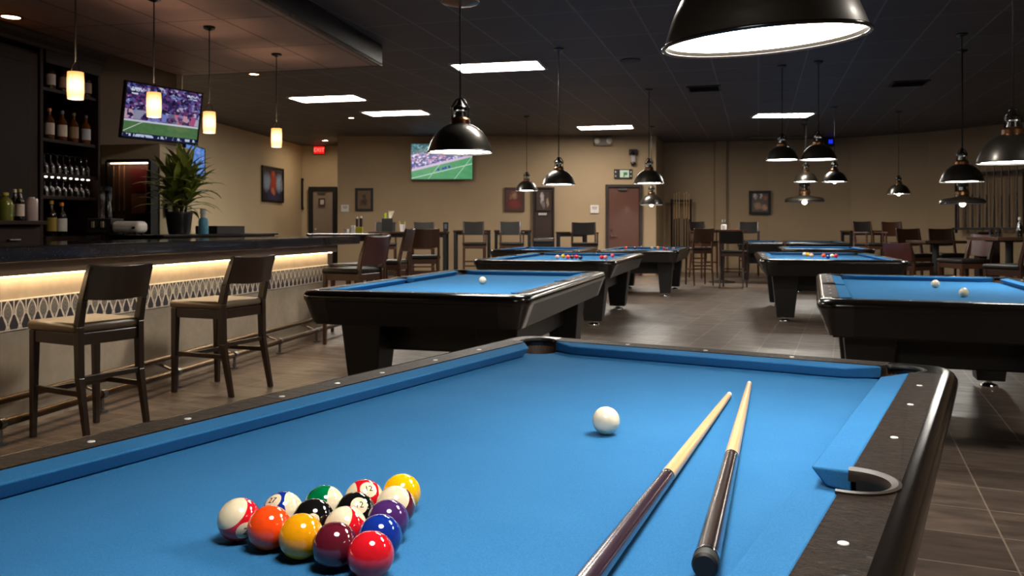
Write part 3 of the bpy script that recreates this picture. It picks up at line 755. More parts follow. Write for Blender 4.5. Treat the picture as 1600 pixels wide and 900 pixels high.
# ------------------------------------------------------------------ bar stools
def stool(name, label, seat_h, top_h, seat_mat, wood_mat, back_mat, group, arms=False, cat='bar stool', w=.42, d=.42, bh=.185):
    o = thing(name, label, cat, (0, 0, 0), 0, group)
    hw, hd = w/2, d/2
    a = MB(); a.box((0, .01, seat_h-.028), (w+.02, d+.0, .056)); a.build('seat', seat_mat, o, bevel=.022, seg=3, smooth='auto')
    f = MB()
    for sx in (-1, 1): f.box((sx*(hw-.02), 0, seat_h-.09), (.026, d-.06, .068))
    for sy in (-1, 1): f.box((0, sy*(hd-.022), seat_h-.09), (w-.06, .026, .068))
    f.build('seat_frame', wood_mat, o, bevel=.004)
    t = .021
    for sx in (-1, 1):
        x = sx*(hw-.02)
        MB().hexa([(x+sx*.008-t*.7, hd-.02-t*.7, 0), (x+sx*.008+t*.7, hd-.02-t*.7, 0), (x+sx*.008+t*.7, hd-.02+t*.7, 0), (x+sx*.008-t*.7, hd-.02+t*.7, 0),
                   (x-t, hd-.045, seat_h-.056), (x+t, hd-.045, seat_h-.056), (x+t, hd-.002, seat_h-.056), (x-t, hd-.002, seat_h-.056)]).build('leg', wood_mat, o, bevel=.004)
        lg = MB()   # rear leg runs up into the back post
        sec = [(-hd-.055, 0, .75), (-hd+.012, seat_h*.55, 1), (-hd+.02, seat_h-.02, 1.1), (-hd-.01, seat_h+.12, 1), (-hd-.075, top_h, .75)]
        for (y0, z0, k0), (y1, z1, k1) in zip(sec, sec[1:]):
            lg.hexa([(x-t*k0*.8, y0-t*k0, z0), (x+t*k0*.8, y0-t*k0, z0), (x+t*k0*.8, y0+t*k0, z0), (x-t*k0*.8, y0+t*k0, z0), (x-t*k1*.8, y1-t*k1, z1), (x+t*k1*.8, y1-t*k1, z1), (x+t*k1*.8, y1+t*k1, z1), (x-t*k1*.8, y1+t*k1, z1)])
        lg.build('leg', wood_mat, o, bevel=.003)
        MB().box((x, 0, seat_h*.42), (.02, d-.04, .032)).build('stretcher', wood_mat, o, bevel=.003)
        if arms:
            MB().box((x+sx*.02, .01, seat_h+.20), (.045, d*.95, .028)).build('armrest', wood_mat, o, bevel=.008)
            MB().box((x+sx*.02, hd-.06, seat_h+.06), (.03, .03, .27)).build('arm_post', wood_mat, o, bevel=.004)
    MB().box((0, hd*.35, seat_h*.42), (w-.06, .022, .03)).build('stretcher', wood_mat, o, bevel=.003)
    MB().box((0, -hd+.01, seat_h*.42+.08), (w-.06, .02, .03)).build('stretcher', wood_mat, o, bevel=.003)
    n = 9; rows = []
    wi = hw-.012
    front, back = [], []
    for zz in (top_h-bh, top_h-bh*.5, top_h-.004):
        y = -hd-.075+(top_h-zz)*.19
        front.append([(wi*(2*i/n-1), y-.030*(1-(2*i/n-1)**2)+.012, zz+(.012*abs(2*i/n-1)**2 if zz > top_h-.01 else -.012*(1-abs(2*i/n-1)**2) if zz < top_h-bh+.01 else 0)) for i in range(n+1)])
        back.append([(p[0], p[1]-.022, p[2]) for p in front[-1]])
    m = MB()
    V = [[m.bm.verts.new(p) for p in r] for r in front]; W = [[m.bm.verts.new(p) for p in r] for r in back]
    for G in (V, W):
        for a_, b_ in zip(G, G[1:]):
            for i in range(n): m.bm.faces.new((a_[i], a_[i+1], b_[i+1], b_[i]))
    for i in range(n):
        m.bm.faces.new((V[0][i], V[0][i+1], W[0][i+1], W[0][i])); m.bm.faces.new((V[-1][i], V[-1][i+1], W[-1][i+1], W[-1][i]))
    for k in (0, n):
        for j in range(2): m.bm.faces.new((V[j][k], V[j+1][k], W[j+1][k], W[j][k]))
    m.build('backrest', back_mat, o, smooth='auto', bevel=.004)
    return o
st = stool('bar_stool', 'nearest dark wood bar stool with olive leather seat, by the left edge', .668, .985, m_tan, m_stoolwood, m_stoolwood, 'bar stools at the bar')
dup(st, (-2.165, 6.15, 0), math.radians(68), 'dark wood bar stool second from the left, halfway along the bar', scale=(1.12, 1.12, 1.0))
st.location = (-2.46, 4.82, 0); st.rotation_euler = (0, 0, math.radians(62)); st.scale = (1, 1.04, 1)
# ------------------------------------------------------------------ back bar cabinet
def bthing(name, label, cat, s, v, z=0, group=None, rz=0): return thing(name, label, cat, B(s, v, z), BYAW+rz, group)
m_cabdark = wood('cabinet_dark_wood', (24, 13, 9), (40, 23, 15), .6, coat=0)  # darker tone of the cabinet wood
cb = bthing('back_bar_cabinet', 'tall dark wood back bar cabinet with open bottle and glass shelves', 'cabinet', 0, 0)
S0, S1 = 2.50, 3.28
CT = 2.83
MB().box((S0-.02, 2.14, CT/2), (.04, .68, CT)).build('side_panel', m_cab, cb, bevel=.004)
MB().box((S1-.015, 2.14, CT/2), (.035, .68, CT)).build('side_panel', m_cab, cb, bevel=.004)
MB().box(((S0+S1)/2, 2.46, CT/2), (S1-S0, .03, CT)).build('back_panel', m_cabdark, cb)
for z in (2.49, 2.02, 1.70, 1.49): MB().box(((S0+S1)/2-.005, 2.13, z-.016), (S1-S0-.05, .62, .032)).build('shelf', m_cab, cb, bevel=.003)
MB().box(((S0+S1)/2-.005, 2.10, .555), (S1-S0-.05, .62, 1.11)).build('base_unit', m_cab, cb)
MB().box(((S0+S1)/2, 1.80, CT-.06), (S1-S0-.03, .03, .12)).build('top_rail', m_cab, cb, bevel=.004)
for a, b in ((.2, 1.32), (1.335, S0-.045)):
    d_ = MB().box(((a+b)/2, 1.83, 2.02), (b-a-.01, .03, 1.5)).build('door', m_cab, cb, bevel=.004)
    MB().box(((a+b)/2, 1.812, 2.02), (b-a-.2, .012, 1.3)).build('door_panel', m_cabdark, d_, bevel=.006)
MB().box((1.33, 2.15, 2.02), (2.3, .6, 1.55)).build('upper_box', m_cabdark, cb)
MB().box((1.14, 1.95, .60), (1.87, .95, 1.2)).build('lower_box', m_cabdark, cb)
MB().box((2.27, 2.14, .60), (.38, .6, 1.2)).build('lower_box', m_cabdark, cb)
MB().box((1.14, 1.92, 1.232), (1.88, 1.03, .035)).build('ledge', m_cab, cb, bevel=.006)
for a, b in ((.2, .8), (.81, 1.43), (1.44, 2.06)):
    d_ = MB().box(((a+b)/2, 1.468, 1.08), (b-a-.015, .02, .2)).build('drawer', m_cab, cb, bevel=.004)
    MB().box(((a+b)/2, 1.445, 1.09), (.12, .03, .014)).build('handle', m_steel, d_, bevel=.004)
m = MB()
pr = [(0, 0), (-.02, .0), (-.03, .03), (-.07, .07), (-.08, .10), (0, .10)]
rows = [[(s, 1.80+p, CT+q) for p, q in pr] for s in (.15, S1+.05)]
m.grid(rows); m.box((1.7, 2.13, CT+.05), (S1-.1, .66, .1)); m.build('crown_moulding', m_cab, cb)
m_glint = emit('shelf_glint', (255, 238, 220), 9)  # added glowing dots imitate glass highlights and brighten the glassware
for i in range(8): MB().lathe([(0, 1.660), (.010, 1.660), (.010, 1.6678)], (2.585+.082*i, 1.845, 0), 12).build('glass_glint', m_glint, cb)
# ------------------------------------------------------------------ bottles and glasses
GL = {}
def gmat(col):
    if col not in GL:
        t = NT('bottle_glass'); t.set(Base_Color=lin(col), Roughness=.08, Coat_Weight=.6); t.b.inputs['Transmission Weight'].default_value = .25; GL[col] = t.m
    return GL[col]
LB = {}
def lmat(col):
    if col not in LB: LB[col] = M('paper_label', col, .6, var=.25, vscale=90)
    return LB[col]
def bottle(name, label, loc, h, r, glass, lab, cap, group, kind='wine'):
    o = thing(name, label, 'bottle', loc, BYAW, group)
    if kind == 'wine': pr = [(0, 0), (r*.95, 0), (r, .006), (r, h*.60), (r*.8, h*.68), (r*.38, h*.76), (r*.34, h*.93), (r*.40, h*.935), (r*.40, h*.955)]
    elif kind == 'round': pr = [(0, 0), (r*.95, 0), (r, .008), (r, h*.55), (r*.92, h*.68), (r*.55, h*.80), (r*.26, h*.86), (r*.26, h*.93)]
    else: pr = [(0, 0), (r*.92, 0), (r, .008), (r, h*.88), (r*.94, h*.93), (r*.5, h*.95)]
    MB().lathe(pr, n=22).build('glass_body', gmat(glass), o, smooth='auto')
    ch = (h*.9 if kind == 'wine' else h*.9); cr = r*(.42 if kind != 'jar' else .5)
    MB().lathe([(cr, ch), (cr, h-.004), (cr-.003, h), (0, h)], n=18).build('cap', lmat(cap), o, smooth='auto')
    if lab: MB().lathe([(r+.0008, h*(.14 if kind == 'wine' else .2)), (r+.0008, h*(.52 if kind != 'jar' else .8))], n=22).build('paper_label', lmat(lab), o, smooth=True)
    return o
def bpx(px, v, z): return B(bs(px, v), v, z)
gb = 'bottles on the top shelf'
for px, gl, lb, cp, t in ((79, (40, 26, 16), (196, 180, 170), (210, 190, 150), 'white-labelled dark bottle at the left of the top shelf'), (99, (60, 36, 14), (170, 130, 100), (60, 40, 30), 'bottle with tan label half behind the leftmost pendant'), (136, (30, 22, 18), (160, 140, 130), (40, 30, 30), 'bottle with grey label at the right of the top shelf')):
    bottle('liquor_bottle', t, bpx(px, 1.88, 2.491), .27, .042, gl, lb, cp, gb)
gb = 'bottles on the second shelf'
for px, gl, lb, cp, t in ((77, (90, 44, 12), (206, 190, 170), (220, 120, 70), 'orange-capped whisky bottle first on the second shelf'), (97, (110, 54, 12), (214, 200, 180), (70, 80, 110), 'blue-capped amber bottle second on the second shelf'), (115, (104, 50, 12), (150, 120, 90), (120, 100, 80), 'amber bottle with brown label third on the second shelf'), (134, (120, 62, 14), (190, 190, 200), (80, 80, 90), 'amber bottle with pale label at the right of the second shelf')):
    bottle('whisky_bottle', t, bpx(px, 1.88, 2.021), .29, .044, gl, lb, cp, gb)
gb = 'bottles standing low in the open cabinet bay'
bottle('wine_bottle', 'wine bottle with olive label low in the cabinet bay', bpx(80, 1.88, 1.111), .335, .048, (24, 22, 10), (150, 128, 40), (196, 160, 40), gb)
bottle('wine_bottle', 'wine bottle with white label and orange cap low in the cabinet bay', bpx(96, 1.88, 1.111), .32, .048, (14, 12, 12), (206, 200, 190), (226, 140, 40), gb)
gb = 'bottles on the cabinet ledge'
bottle('liqueur_bottle', 'squat olive green bottle on the ledge at the left edge', bpx(8, 1.56, 1.2505), .23, .062, (120, 124, 40), None, (200, 180, 70), gb, 'round')
bottle('spirit_bottle', 'bottle with cream cap and white label on the ledge', bpx(23, 1.68, 1.2505), .27, .034, (20, 24, 16), (210, 190, 180), (226, 204, 160), gb)
bottle('spirit_bottle', 'bottle with yellow-green cap and fruit label on the ledge', bpx(31, 1.52, 1.2505), .265, .034, (16, 22, 14), (220, 200, 186), (200, 184, 90), gb)
bottle('white_jar', 'plain pinkish white tall container at the right of the ledge', bpx(49.5, 1.5, 1.2505), .20, .050, (206, 184, 178), None, (206, 190, 186), gb, 'jar')
def stemglass(label, loc, h, r, group):
    o = thing('wine_glass', label, 'wine glass', loc, BYAW, group)
    MB().lathe([(r*.72, 0), (r*.95, h*.18), (r, h*.32), (r*.8, h*.48), (.012, h*.56), (.006, h*.6), (.005, h*.94)], n=20).build('bowl', m_glass, o, smooth=True)
    MB().lathe([(.005, h*.93), (r*.85, h*.985), (r*.85, h), (0, h)], n=20).build('foot', m_glass, o, smooth='auto')
gl1 = 'upturned wine glasses on the upper glass shelf'
for i in range(8): stemglass('upturned clear wine glass on the upper glass shelf of the cabinet', B(2.60+.082*i, 1.875, 1.7005), .185, .034, gl1)
gl1 = 'upturned goblets on the lower glass shelf'
for i in range(8): stemglass('upturned short goblet on the lower glass shelf of the cabinet', B(2.60+.082*i, 1.875, 1.4905), .155, .035, gl1)
# ------------------------------------------------------------------ pillar box, display cabinet, back counter
box_s = bs(243, 1.75); box_e = bs(300, 1.75)
struct(MB().box(tuple(B((box_s+box_e)/2+.04, 2.12, 1.065)), (box_e-box_s-.08, .74, 2.13), rz=BYAW).build('wall_pillar', m_wall2, bevel=.006))
cd = bthing('cue_display_cabinet', 'black framed glass display cabinet holding cues on the bar pillar', 'cabinet', box_s+.07, 2.045, 0)
# local: x into the pillar, y left
hw = .265
MB().box((-.005, 0, 1.42), (.02, 2*hw, 1.0)).build('back_panel', M('cabinet_lining', (96, 62, 48), .6), cd)
f = MB()
for y in (-hw, hw): f.box((-.07, y, 1.42), (.14, .035, 1.02))
for z in (.91, 1.93): f.box((-.07, 0, z), (.14, 2*hw, .035))
f.build('frame', m_dark, cd, bevel=.004)
MB().box((-.10, 0, 1.905), (.02, 2*hw-.06, .012)).build('light_strip', emit('cabinet_fill', (255, 214, 180), 10), cd)  # unseen strip added to brighten the cabinet contents
MB().box((-.138, 0, 1.42), (.006, 2*hw-.03, .98)).build('glass_pane', m_pane, cd)
for y, z0 in ((.20, .95), (.13, .95), (.07, .95), (-.20, .95)):
    q = cd.matrix_world
    o = thing('pool_cue', 'pale cue standing inside the black display cabinet', 'pool cue', B(box_s+.07-.10, 2.045+y, .93), 0, 'cues inside the display cabinet')
    MB().cyl((0, 0, .45), (0, 0, .95), .009, .006, 10).build('shaft', m_ash, o, smooth='auto')
    MB().cyl((0, 0, 0), (0, 0, .45), .014, .009, 10).build('butt', m_butt, o, smooth='auto')
o = thing('red_poster', 'small dark red poster inside the display cabinet', 'poster', B(box_s+.07-.03, 2.045-.06, 1.72), BYAW)
MB().box((0, 0, 0), (.006, .2, .26)).build('sheet', M('poster_red', (110, 26, 30), .5, var=.6, vscale=16), o)
o = thing('pale_poster', 'pale pink card below the red poster in the display cabinet', 'poster', B(box_s+.07-.03, 2.045-.06, 1.46), BYAW)
MB().box((0, 0, 0), (.006, .18, .22)).build('sheet', M('poster_pink', (170, 120, 104), .5, var=.3, vscale=16), o)
bc = bthing('back_counter', 'low dark work counter behind the bar', 'counter', 0, 0)
MB().box((4.55, 1.43, .55), (2.45, .56, 1.10)).build('body', m_cabdark, bc)
MB().box((4.55, 1.42, 1.108), (2.5, .62, .024)).build('top', m_black, bc, bevel=.004)
CZ = 1.1205
cm = bthing('coffee_machine', 'black and chrome coffee machine beside the cabinet', 'coffee machine', bs(165, 1.58), 1.58, CZ)
MB().box((0, 0, .08), (.2, .26, .16)).build('body', m_dark, cm, bevel=.01)
MB().cyl((-.11, -.05, .07), (-.11, -.05, .13), .02, n=14).cyl((-.11, .05, .07), (-.11, .05, .13), .02, n=14).box((-.11, 0, .03), (.06, .2, .012)).build('tap', m_chrome, cm, smooth='auto')
for k, (z, r) in enumerate(((CZ+.1605, .052),)):
    o = bthing('glass_pitcher', 'tall stacked glass pitcher on the coffee machine', 'pitcher', bs(166, 1.58), 1.58, z)
    MB().lathe([(0, .0), (r*.85, 0), (r, .02), (r*.95, .12), (r*.7, .15), (r, .18), (r, .27)], n=24).build('glass_body', m_glass, o, smooth=True)
    MB().lathe([(r*1.02, .27), (r*1.02, .30), (r*.6, .315), (0, .315)], n=24).build('lid', m_dark, o, smooth='auto')
ap = bthing('white_toaster', 'rounded white toaster on the back counter', 'toaster', bs(203, 1.29), 1.29, CZ)
MB().box((0, 0, .075), (.17, .30, .115)).build('body', m_white, ap, bevel=.045, seg=5, smooth='auto', angle=60)
for y in (-.1, .1):
    for x in (-.05, .05): MB().cyl((x, y, 0), (x, y, .03), .014, n=12).build('foot', m_dark, ap)
MB().box((-.088, -.1, .07), (.012, .03, .02)).build('lever', m_dark, ap, bevel=.003)
# potted plant
pp = bthing('potted_plant', 'bushy long-leaved green plant in a black pot behind the bar', 'potted plant', bs(280, 1.35), 1.35, CZ)
PH = .24; PR = .145
MB().lathe([(0, 0), (PR*.72, 0), (PR*.78, .02), (PR*.95, PH*.9), (PR, PH*.9), (PR, PH), (PR*.9, PH), (PR*.88, PH*.85), (0, PH*.85)], n=32).build('pot', M('pot_black', (24, 23, 24), .4), pp, smooth='auto')
so = MB()
for i in range(70):
    a = random.uniform(0, 6.28); r = PR*.8*math.sqrt(random.random()); so.sphere((r*math.cos(a), r*math.sin(a), PH*.9), .014, 8, 6)
o_ = so.build('pebbles', M('pot_pebbles', (170, 140, 110), .6, var=.5, vscale=12), pp, smooth=True); o_['kind'] = 'stuff'
lf = MB(); stm = MB()
def leaf(base, az, el, L, w, droop):
    n = 8; p = Vector(base); rows = []
    for i in range(n+1):
        t = i/n; e = el-droop*t*t
        d = Vector((math.cos(az)*math.cos(e), math.sin(az)*math.cos(e), math.sin(e)))
        side = Vector((-math.sin(az), math.cos(az), 0)); up = side.cross(d)*-1
        ww = w*math.sin(PI*min(1, (t*.93+.07)))**.75*(1-.25*t)
        rows.append([p+side*ww+up*(-ww*.28 if True else 0), p.copy(), p-side*ww+up*(-ww*.28)])
        p = p+d*(L/n)
    lf.grid(rows)
random.seed(11)
for k in range(9):
    a = k*2.4; r = .035+.012*(k % 3); hs = .16+.045*k
    top = Vector((math.cos(a)*r*(1.4+.2*k), math.sin(a)*r*(1.4+.2*k), PH*.8+hs))
    stm.tube([(math.cos(a)*r, math.sin(a)*r, PH*.8), top*.5+Vector((math.cos(a)*r*.5, math.sin(a)*r*.5, PH*.4)), top], [.013, .011, .008], 8)
    for j in range(19):
        az = j*2.399+a; lv = j/18
        leaf(top-Vector((0, 0, .10*(1-lv))), az, .15+1.15*lv+random.uniform(-.15, .15), random.uniform(.28, .42)*(1.05-.2*lv), .038, random.uniform(.7, 1.5)*(1-.45*lv))
_t = NT('plant_leaf'); _n = _t.noise(_t.coord(), 9, 3)
_t.set(Base_Color=_t.mix(_n, lin((66, 94, 32)), lin((166, 174, 78))), Roughness=.42); m_leaf = _t.m
lf.build('foliage', m_leaf, pp, smooth=True, fix=False); stm.build('stem', M('plant_stem', (92, 84, 44), .6), pp, smooth=True)
o = bthing('spray_bottle', 'white capped blue spray bottle beside the plant pot', 'bottle', bs(318, 1.24), 1.24, CZ)
MB().lathe([(0, 0), (.05, 0), (.053, .01), (.053, .14), (.045, .17), (.03, .18)], n=20).build('body', M('blue_print', (86, 150, 176), .35, var=.45, vscale=26), o, smooth='auto')
MB().lathe([(.033, .18), (.033, .22), (.038, .225), (.034, .28), (0, .285)], n=20).build('cap', m_white, o, smooth='auto')
o = bthing('napkin_tray', 'long black tray on the counter right of the plant', 'tray', bs(345, 1.35), 1.35, CZ)
MB().box((0, 0, .005), (.62, .26, .01)).build('base', m_dark, o)
for y, x, sx, sy in ((.13, 0, .62, .014), (-.13, 0, .62, .014), (0, .31, .014, .27), (0, -.31, .014, .27)): MB().box((x, y, .045), (sx, sy, .09)).build('side', m_dark, o, bevel=.003)
# ------------------------------------------------------------------ televisions
def tv_screen_mat(name, w, h, kind):
    t = NT(name)
    x, y, z = t.sep(t.coord())
    u = t.math('ADD', t.math('DIVIDE', x, w), .5); v = t.math('ADD', t.math('DIVIDE', z, h), .5)
    c = t.add('ShaderNodeCombineXYZ'); t.link(u, c.inputs[0]); t.link(v, c.inputs[1]); uv = c.outputs[0]
    def vor(s, sx=1, sy=1):
        n = t.add('ShaderNodeTexVoronoi'); t.link(t.mapping(uv, scale=(sx, sy, 1)), n.inputs['Vector']); n.inputs['Scale'].default_value = s; return n.outputs['Color']
    cr = t.sep(vor(24, 1.2, 1))
    ns = t.noise(uv, 5, 3)
    crowd = t.ramp(t.math('MULTIPLY', cr[0], t.math('ADD', ns, .4)), [(0, lin((18, 16, 40))), (.35, lin((46, 38, 92))), (.55, lin((120, 60, 120))), (.74, lin((70, 90, 170))), (1, lin((206, 200, 222)))])
    if kind == 0:
        grass_line = t.math('LESS_THAN', v, .30)
        ads = t.math('MULTIPLY', t.math('LESS_THAN', v, .52), t.math('GREATER_THAN', v, .345))
        ad = t.ramp(t.sep(vor(9, 1, .35))[1], [(0, lin((30, 40, 110))), (.3, lin((214, 212, 228))), (.55, lin((190, 70, 110))), (.8, lin((120, 130, 200)))])
        c0 = t.mix(t.math('MULTIPLY', ads, t.math('GREATER_THAN', t.noise(uv, 9, 2), .46)), crowd, ad)
        c0 = t.mix(t.math('MULTIPLY', t.math('LESS_THAN', v, .335), 1), c0, lin((206, 208, 226)))
        g = t.mix(t.noise(uv, 14, 3), lin((56, 98, 60)), lin((96, 136, 84)))
        ln = t.math('LESS_THAN', t.math('ABSOLUTE', t.math('SUBTRACT', t.math('SUBTRACT', v, .10), t.math('MULTIPLY', u, .85))), .008)
        g = t.mix(ln, g, lin((200, 214, 200)))
        c0 = t.mix(grass_line, c0, g)
        bar_ = t.math('LESS_THAN', v, .085)
        dots = t.math('MULTIPLY', t.math('GREATER_THAN', t.sep(vor(30, 1, .35))[2], .55), t.math('MULTIPLY', t.math('GREATER_THAN', v, .02), t.math('LESS_THAN', v, .07)))
        c0 = t.mix(bar_, c0, lin((24, 28, 66))); c0 = t.mix(dots, c0, lin((196, 206, 236)))
        for u0, u1, v0, v1 in ((.05, .22, .86, .93), (.07, .18, .80, .83), (.80, .96, .90, .94), (.82, .95, .85, .87)):
            mk = t.math('MULTIPLY', t.math('MULTIPLY', t.math('GREATER_THAN', u, u0), t.math('LESS_THAN', u, u1)), t.math('MULTIPLY', t.math('GREATER_THAN', v, v0), t.math('LESS_THAN', v, v1)))
            c0 = t.mix(t.math('MULTIPLY', mk, t.math('GREATER_THAN', t.sep(vor(60, 1, .5))[1], .35)), c0, lin((214, 220, 240)))
    elif kind == 1:
        crowd = t.ramp(t.math('MULTIPLY', cr[0], t.math('ADD', ns, .5)), [(0, lin((20, 30, 90))), (.3, lin((40, 70, 170))), (.5, lin((120, 120, 210))), (.68, lin((206, 120, 170))), (.85, lin((236, 234, 246)))])
        top = t.ramp(t.math('MULTIPLY', cr[1], t.math('ADD', ns, .4)), [(0, lin((16, 40, 56))), (.5, lin((30, 110, 120))), (.8, lin((110, 190, 200)))])
        edge = t.math('ADD', .22, t.math('MULTIPLY', u, .42))
        c0 = t.mix(t.math('GREATER_THAN', v, .74), crowd, top)
        c0 = t.mix(t.math('LESS_THAN', t.math('SUBTRACT', v, edge), .07), c0, lin((226, 206, 236)))
        g = t.mix(t.noise(uv, 8, 3), lin((60, 150, 96)), lin((110, 190, 130)))
        for k, b in ((2.2, -1.55), (2.2, -.6), (.42, .02)):
            ln = t.math('LESS_THAN', t.math('ABSOLUTE', t.math('SUBTRACT', t.math('SUBTRACT', v, b), t.math('MULTIPLY', u, k))), .014); g = t.mix(ln, g, lin((196, 232, 206)))
        for a, b in ((.52, .30), (.56, .33), (.62, .35), (.44, .27)):
            dd = t.math('ADD', t.math('POWER', t.math('MULTIPLY', t.math('SUBTRACT', u, a), 1.8), 2), t.math('POWER', t.math('SUBTRACT', v, b), 2)); g = t.mix(t.math('LESS_THAN', dd, .0016), g, lin((40, 70, 180)))
        c0 = t.mix(t.math('LESS_THAN', t.math('SUBTRACT', v, edge), 0), c0, g)
    else:
        c0 = t.ramp(t.math('ADD', t.math('MULTIPLY', cr[0], .5), t.math('MULTIPLY', ns, .6)), [(0, lin((20, 50, 130))), (.5, lin((50, 130, 220))), (.8, lin((150, 170, 240)))])
    t.set(Base_Color=(0, 0, 0, 1), Emission_Color=c0, Emission_Strength=.40, Roughness=.2)
    return t.m
def tv(label, c, rz, tilt, w, h, kind, arm):
    o = thing('flat_screen_tv', label, 'television', c, rz); o.rotation_euler = (tilt, 0, rz)
    f = MB(); b = .018
    f.box((0, .022, 0), (w+2*b, .03, h+2*b)); f.build('housing', m_dark, o, bevel=.004)
    f = MB()
    for x, z, sx, sz in ((0, h/2+b/2, w+2*b, b), (0, -h/2-b/2, w+2*b, b), (w/2+b/2, 0, b, h), (-w/2-b/2, 0, b, h)): f.box((x, 0, z), (sx, .016, sz))
    f.build('bezel', m_black, o)
    MB().face([(-w/2, 0, -h/2), (w/2, 0, -h/2), (w/2, 0, h/2), (-w/2, 0, h/2)]).build('screen', tv_screen_mat('tv_picture', w, h, kind), o, fix=False)
    MB().box((0, .05, 0), (.3, .03, .3)).box((0, .05+arm/2, 0), (.05, arm, .08)).build('wall_bracket', m_dark, o)
    return o
a, b = Vector((X(192.5, 8.8), 8.8)), Vector((X(312.5, 9.66), 9.66)); mid = (a+b)/2; d = b-a
tv('tilted television over the bar showing a football crowd', (mid.x, mid.y, 2.447), math.atan2(d.y, d.x), math.radians(9), d.length-.03, .575, 0, .25)
a, b = Vector((X(290, 10.2), 10.2)), Vector((X(319.5, 11.05), 11.05)); mid = (a+b)/2; d = b-a
tv('small blue-lit television half hidden behind the plant', (mid.x, mid.y, 2.03), math.atan2(d.y, d.x), 0, d.length, .38, 2, .2)
cx = (643+738)/2; zc = (Z(226, DL)+Z(281, DL))/2
tv('wall television showing a green sports pitch on the back wall', (X(690.5, DL-.18), DL-.18, zc), 0, 0, 94/F*DL, 54/F*DL, 1, .1)
# ------------------------------------------------------------------ pictures and signs
def art_mat(name, bg, blobs, w, h, seed=0):
    t = NT(name); x, y, z = t.sep(t.coord())
    n = t.noise(t.coord(), 9/w*.5, 4, .6)
    u = t.math('ADD', t.math('DIVIDE', x, w), t.math('MULTIPLY', t.math('SUBTRACT', n, .5), .35)); v = t.math('ADD', t.math('DIVIDE', z, h), t.math('MULTIPLY', t.math('SUBTRACT', n, .5), -.3))
    c = t.mix(n, lin(bg), tuple(k*.45 for k in lin(bg)[:3])+(1,))
    for cx, cz, rx, rz, col in blobs:
        d = t.math('ADD', t.math('POWER', t.math('DIVIDE', t.math('SUBTRACT', u, cx), rx), 2), t.math('POWER', t.math('DIVIDE', t.math('SUBTRACT', v, cz), rz), 2))
        c = t.mix(t.math('SUBTRACT', 1.15, d, clamp=True), c, lin(col))
    t.set(Base_Color=c, Roughness=.3); return t.m
def picture(name, label, c, rz, w, h, frame, bg, blobs, fw=.04, cat='picture', mat_border=None):
    o = thing(name, label, cat, c, rz)
    f = MB()
    for x, z, sx, sz in ((0, h/2-fw/2, w, fw), (0, -h/2+fw/2, w, fw), (w/2-fw/2, 0, fw, h-2*fw), (-w/2+fw/2, 0, fw, h-2*fw)): f.box((x, 0, z), (sx, .035, sz))
    f.build('frame', frame, o, bevel=.004)
    MB().box((0, .006, 0), (w-2*fw, .012, h-2*fw)).build('print', art_mat('picture_print', bg, blobs, w, h), o)
    return o
def on_back(px0, px1, py0, py1, d=DL, off=.03): return ((X((px0+px1)/2, d-off), d-off, (Z(py0, d)+Z(py1, d))/2), (px1-px0)/F*d, (py1-py0)/F*d)
c, w, h = on_back(555, 583, 294, 330)
picture('framed_picture', 'small framed print with dark figure on the back wall beside the hall', c, 0, w, h, m_dark, (122, 96, 70), ((0, -.1, .22, .2, (54, 44, 36)), (0, .15, .12, .14, (60, 46, 40)), (-.18, -.22, .1, .12, (70, 60, 44))), .06)
c, w, h = on_back(788, 819.5, 293, 330.5)
picture('framed_picture', 'framed red and brown print under the small dome lamp', c, 0, w, h, m_chairwood, (96, 44, 36), ((0, .18, .16, .18, (150, 116, 84)), (0, -.2, .3, .2, (118, 40, 32)), (-.2, .1, .08, .12, (130, 90, 70))), .05)
pc = (X(1194, 21.3), 21.3, (Z(298, 21.5)+Z(334.5, 21.5))/2); 
picture('framed_picture', 'dark framed collage print on the right back wall', (pc[0], 21.66, pc[2]), -.19, 33/F*21.6, 37/F*21.6, m_dark, (90, 68, 60), ((-.22, .3, .1, .16, (190, 180, 176)), (.05, .28, .08, .14, (206, 190, 180)), (-.1, -.15, .2, .2, (150, 110, 80)), (.2, -.2, .14, .14, (170, 120, 96)), (.24, .2, .12, .12, (150, 76, 60))), .07)
def on_left(px, d_off=.03):
    """point on the left wall at pixel column px"""
    k = (px-800)/F; n = Vector((dl.y, -dl.x))
    o = LW0+n*d_off; t = (k*o.y-o.x)/(dl.x-k*dl.y); p = o+dl*t; return p
p0, p1 = on_left(409.5), on_left(443); mid = (p0+p1)/2; d = p1-p0
picture('framed_poster', 'tall framed poster of a red figure with blue wing shapes on the left wall', (mid.x, mid.y, (Z(261, mid.y)+Z(316, mid.y))/2), math.atan2(d.y, d.x), d.length, 55/F*mid.y, m_dark, (44, 44, 66), ((-.28, .05, .2, .3, (150, 172, 206)), (.28, .05, .2, .3, (150, 172, 206)), (0, -.32, .32, .2, (60, 62, 104)), (0, .05, .17, .36, (176, 62, 46)), (.02, .3, .09, .1, (204, 96, 70)), (.02, -.2, .08, .1, (206, 130, 96))), .05, 'poster')
p0, p1 = on_left(471.5), on_left(479.5); mid = (p0+p1)/2; d = p1-p0
picture('narrow_framed_picture', 'narrow dark framed print beside the hall door', (mid.x, mid.y, (Z(279, mid.y)+Z(328, mid.y))/2), math.atan2(d.y, d.x), d.length, 49/F*mid.y, m_dark, (34, 38, 46), ((.05, .2, .2, .12, (90, 110, 120)), (-.1, -.2, .2, .12, (80, 90, 104))), .08)
p = B((box_s+box_e)/2-.12, 1.728, 1.47)
picture('small_framed_picture', 'small black framed picture on the pillar behind the plant', p, BYAW, .15, .3, m_dark, (140, 128, 110), ((0, .1, .2, .2, (60, 60, 56)),), .025)
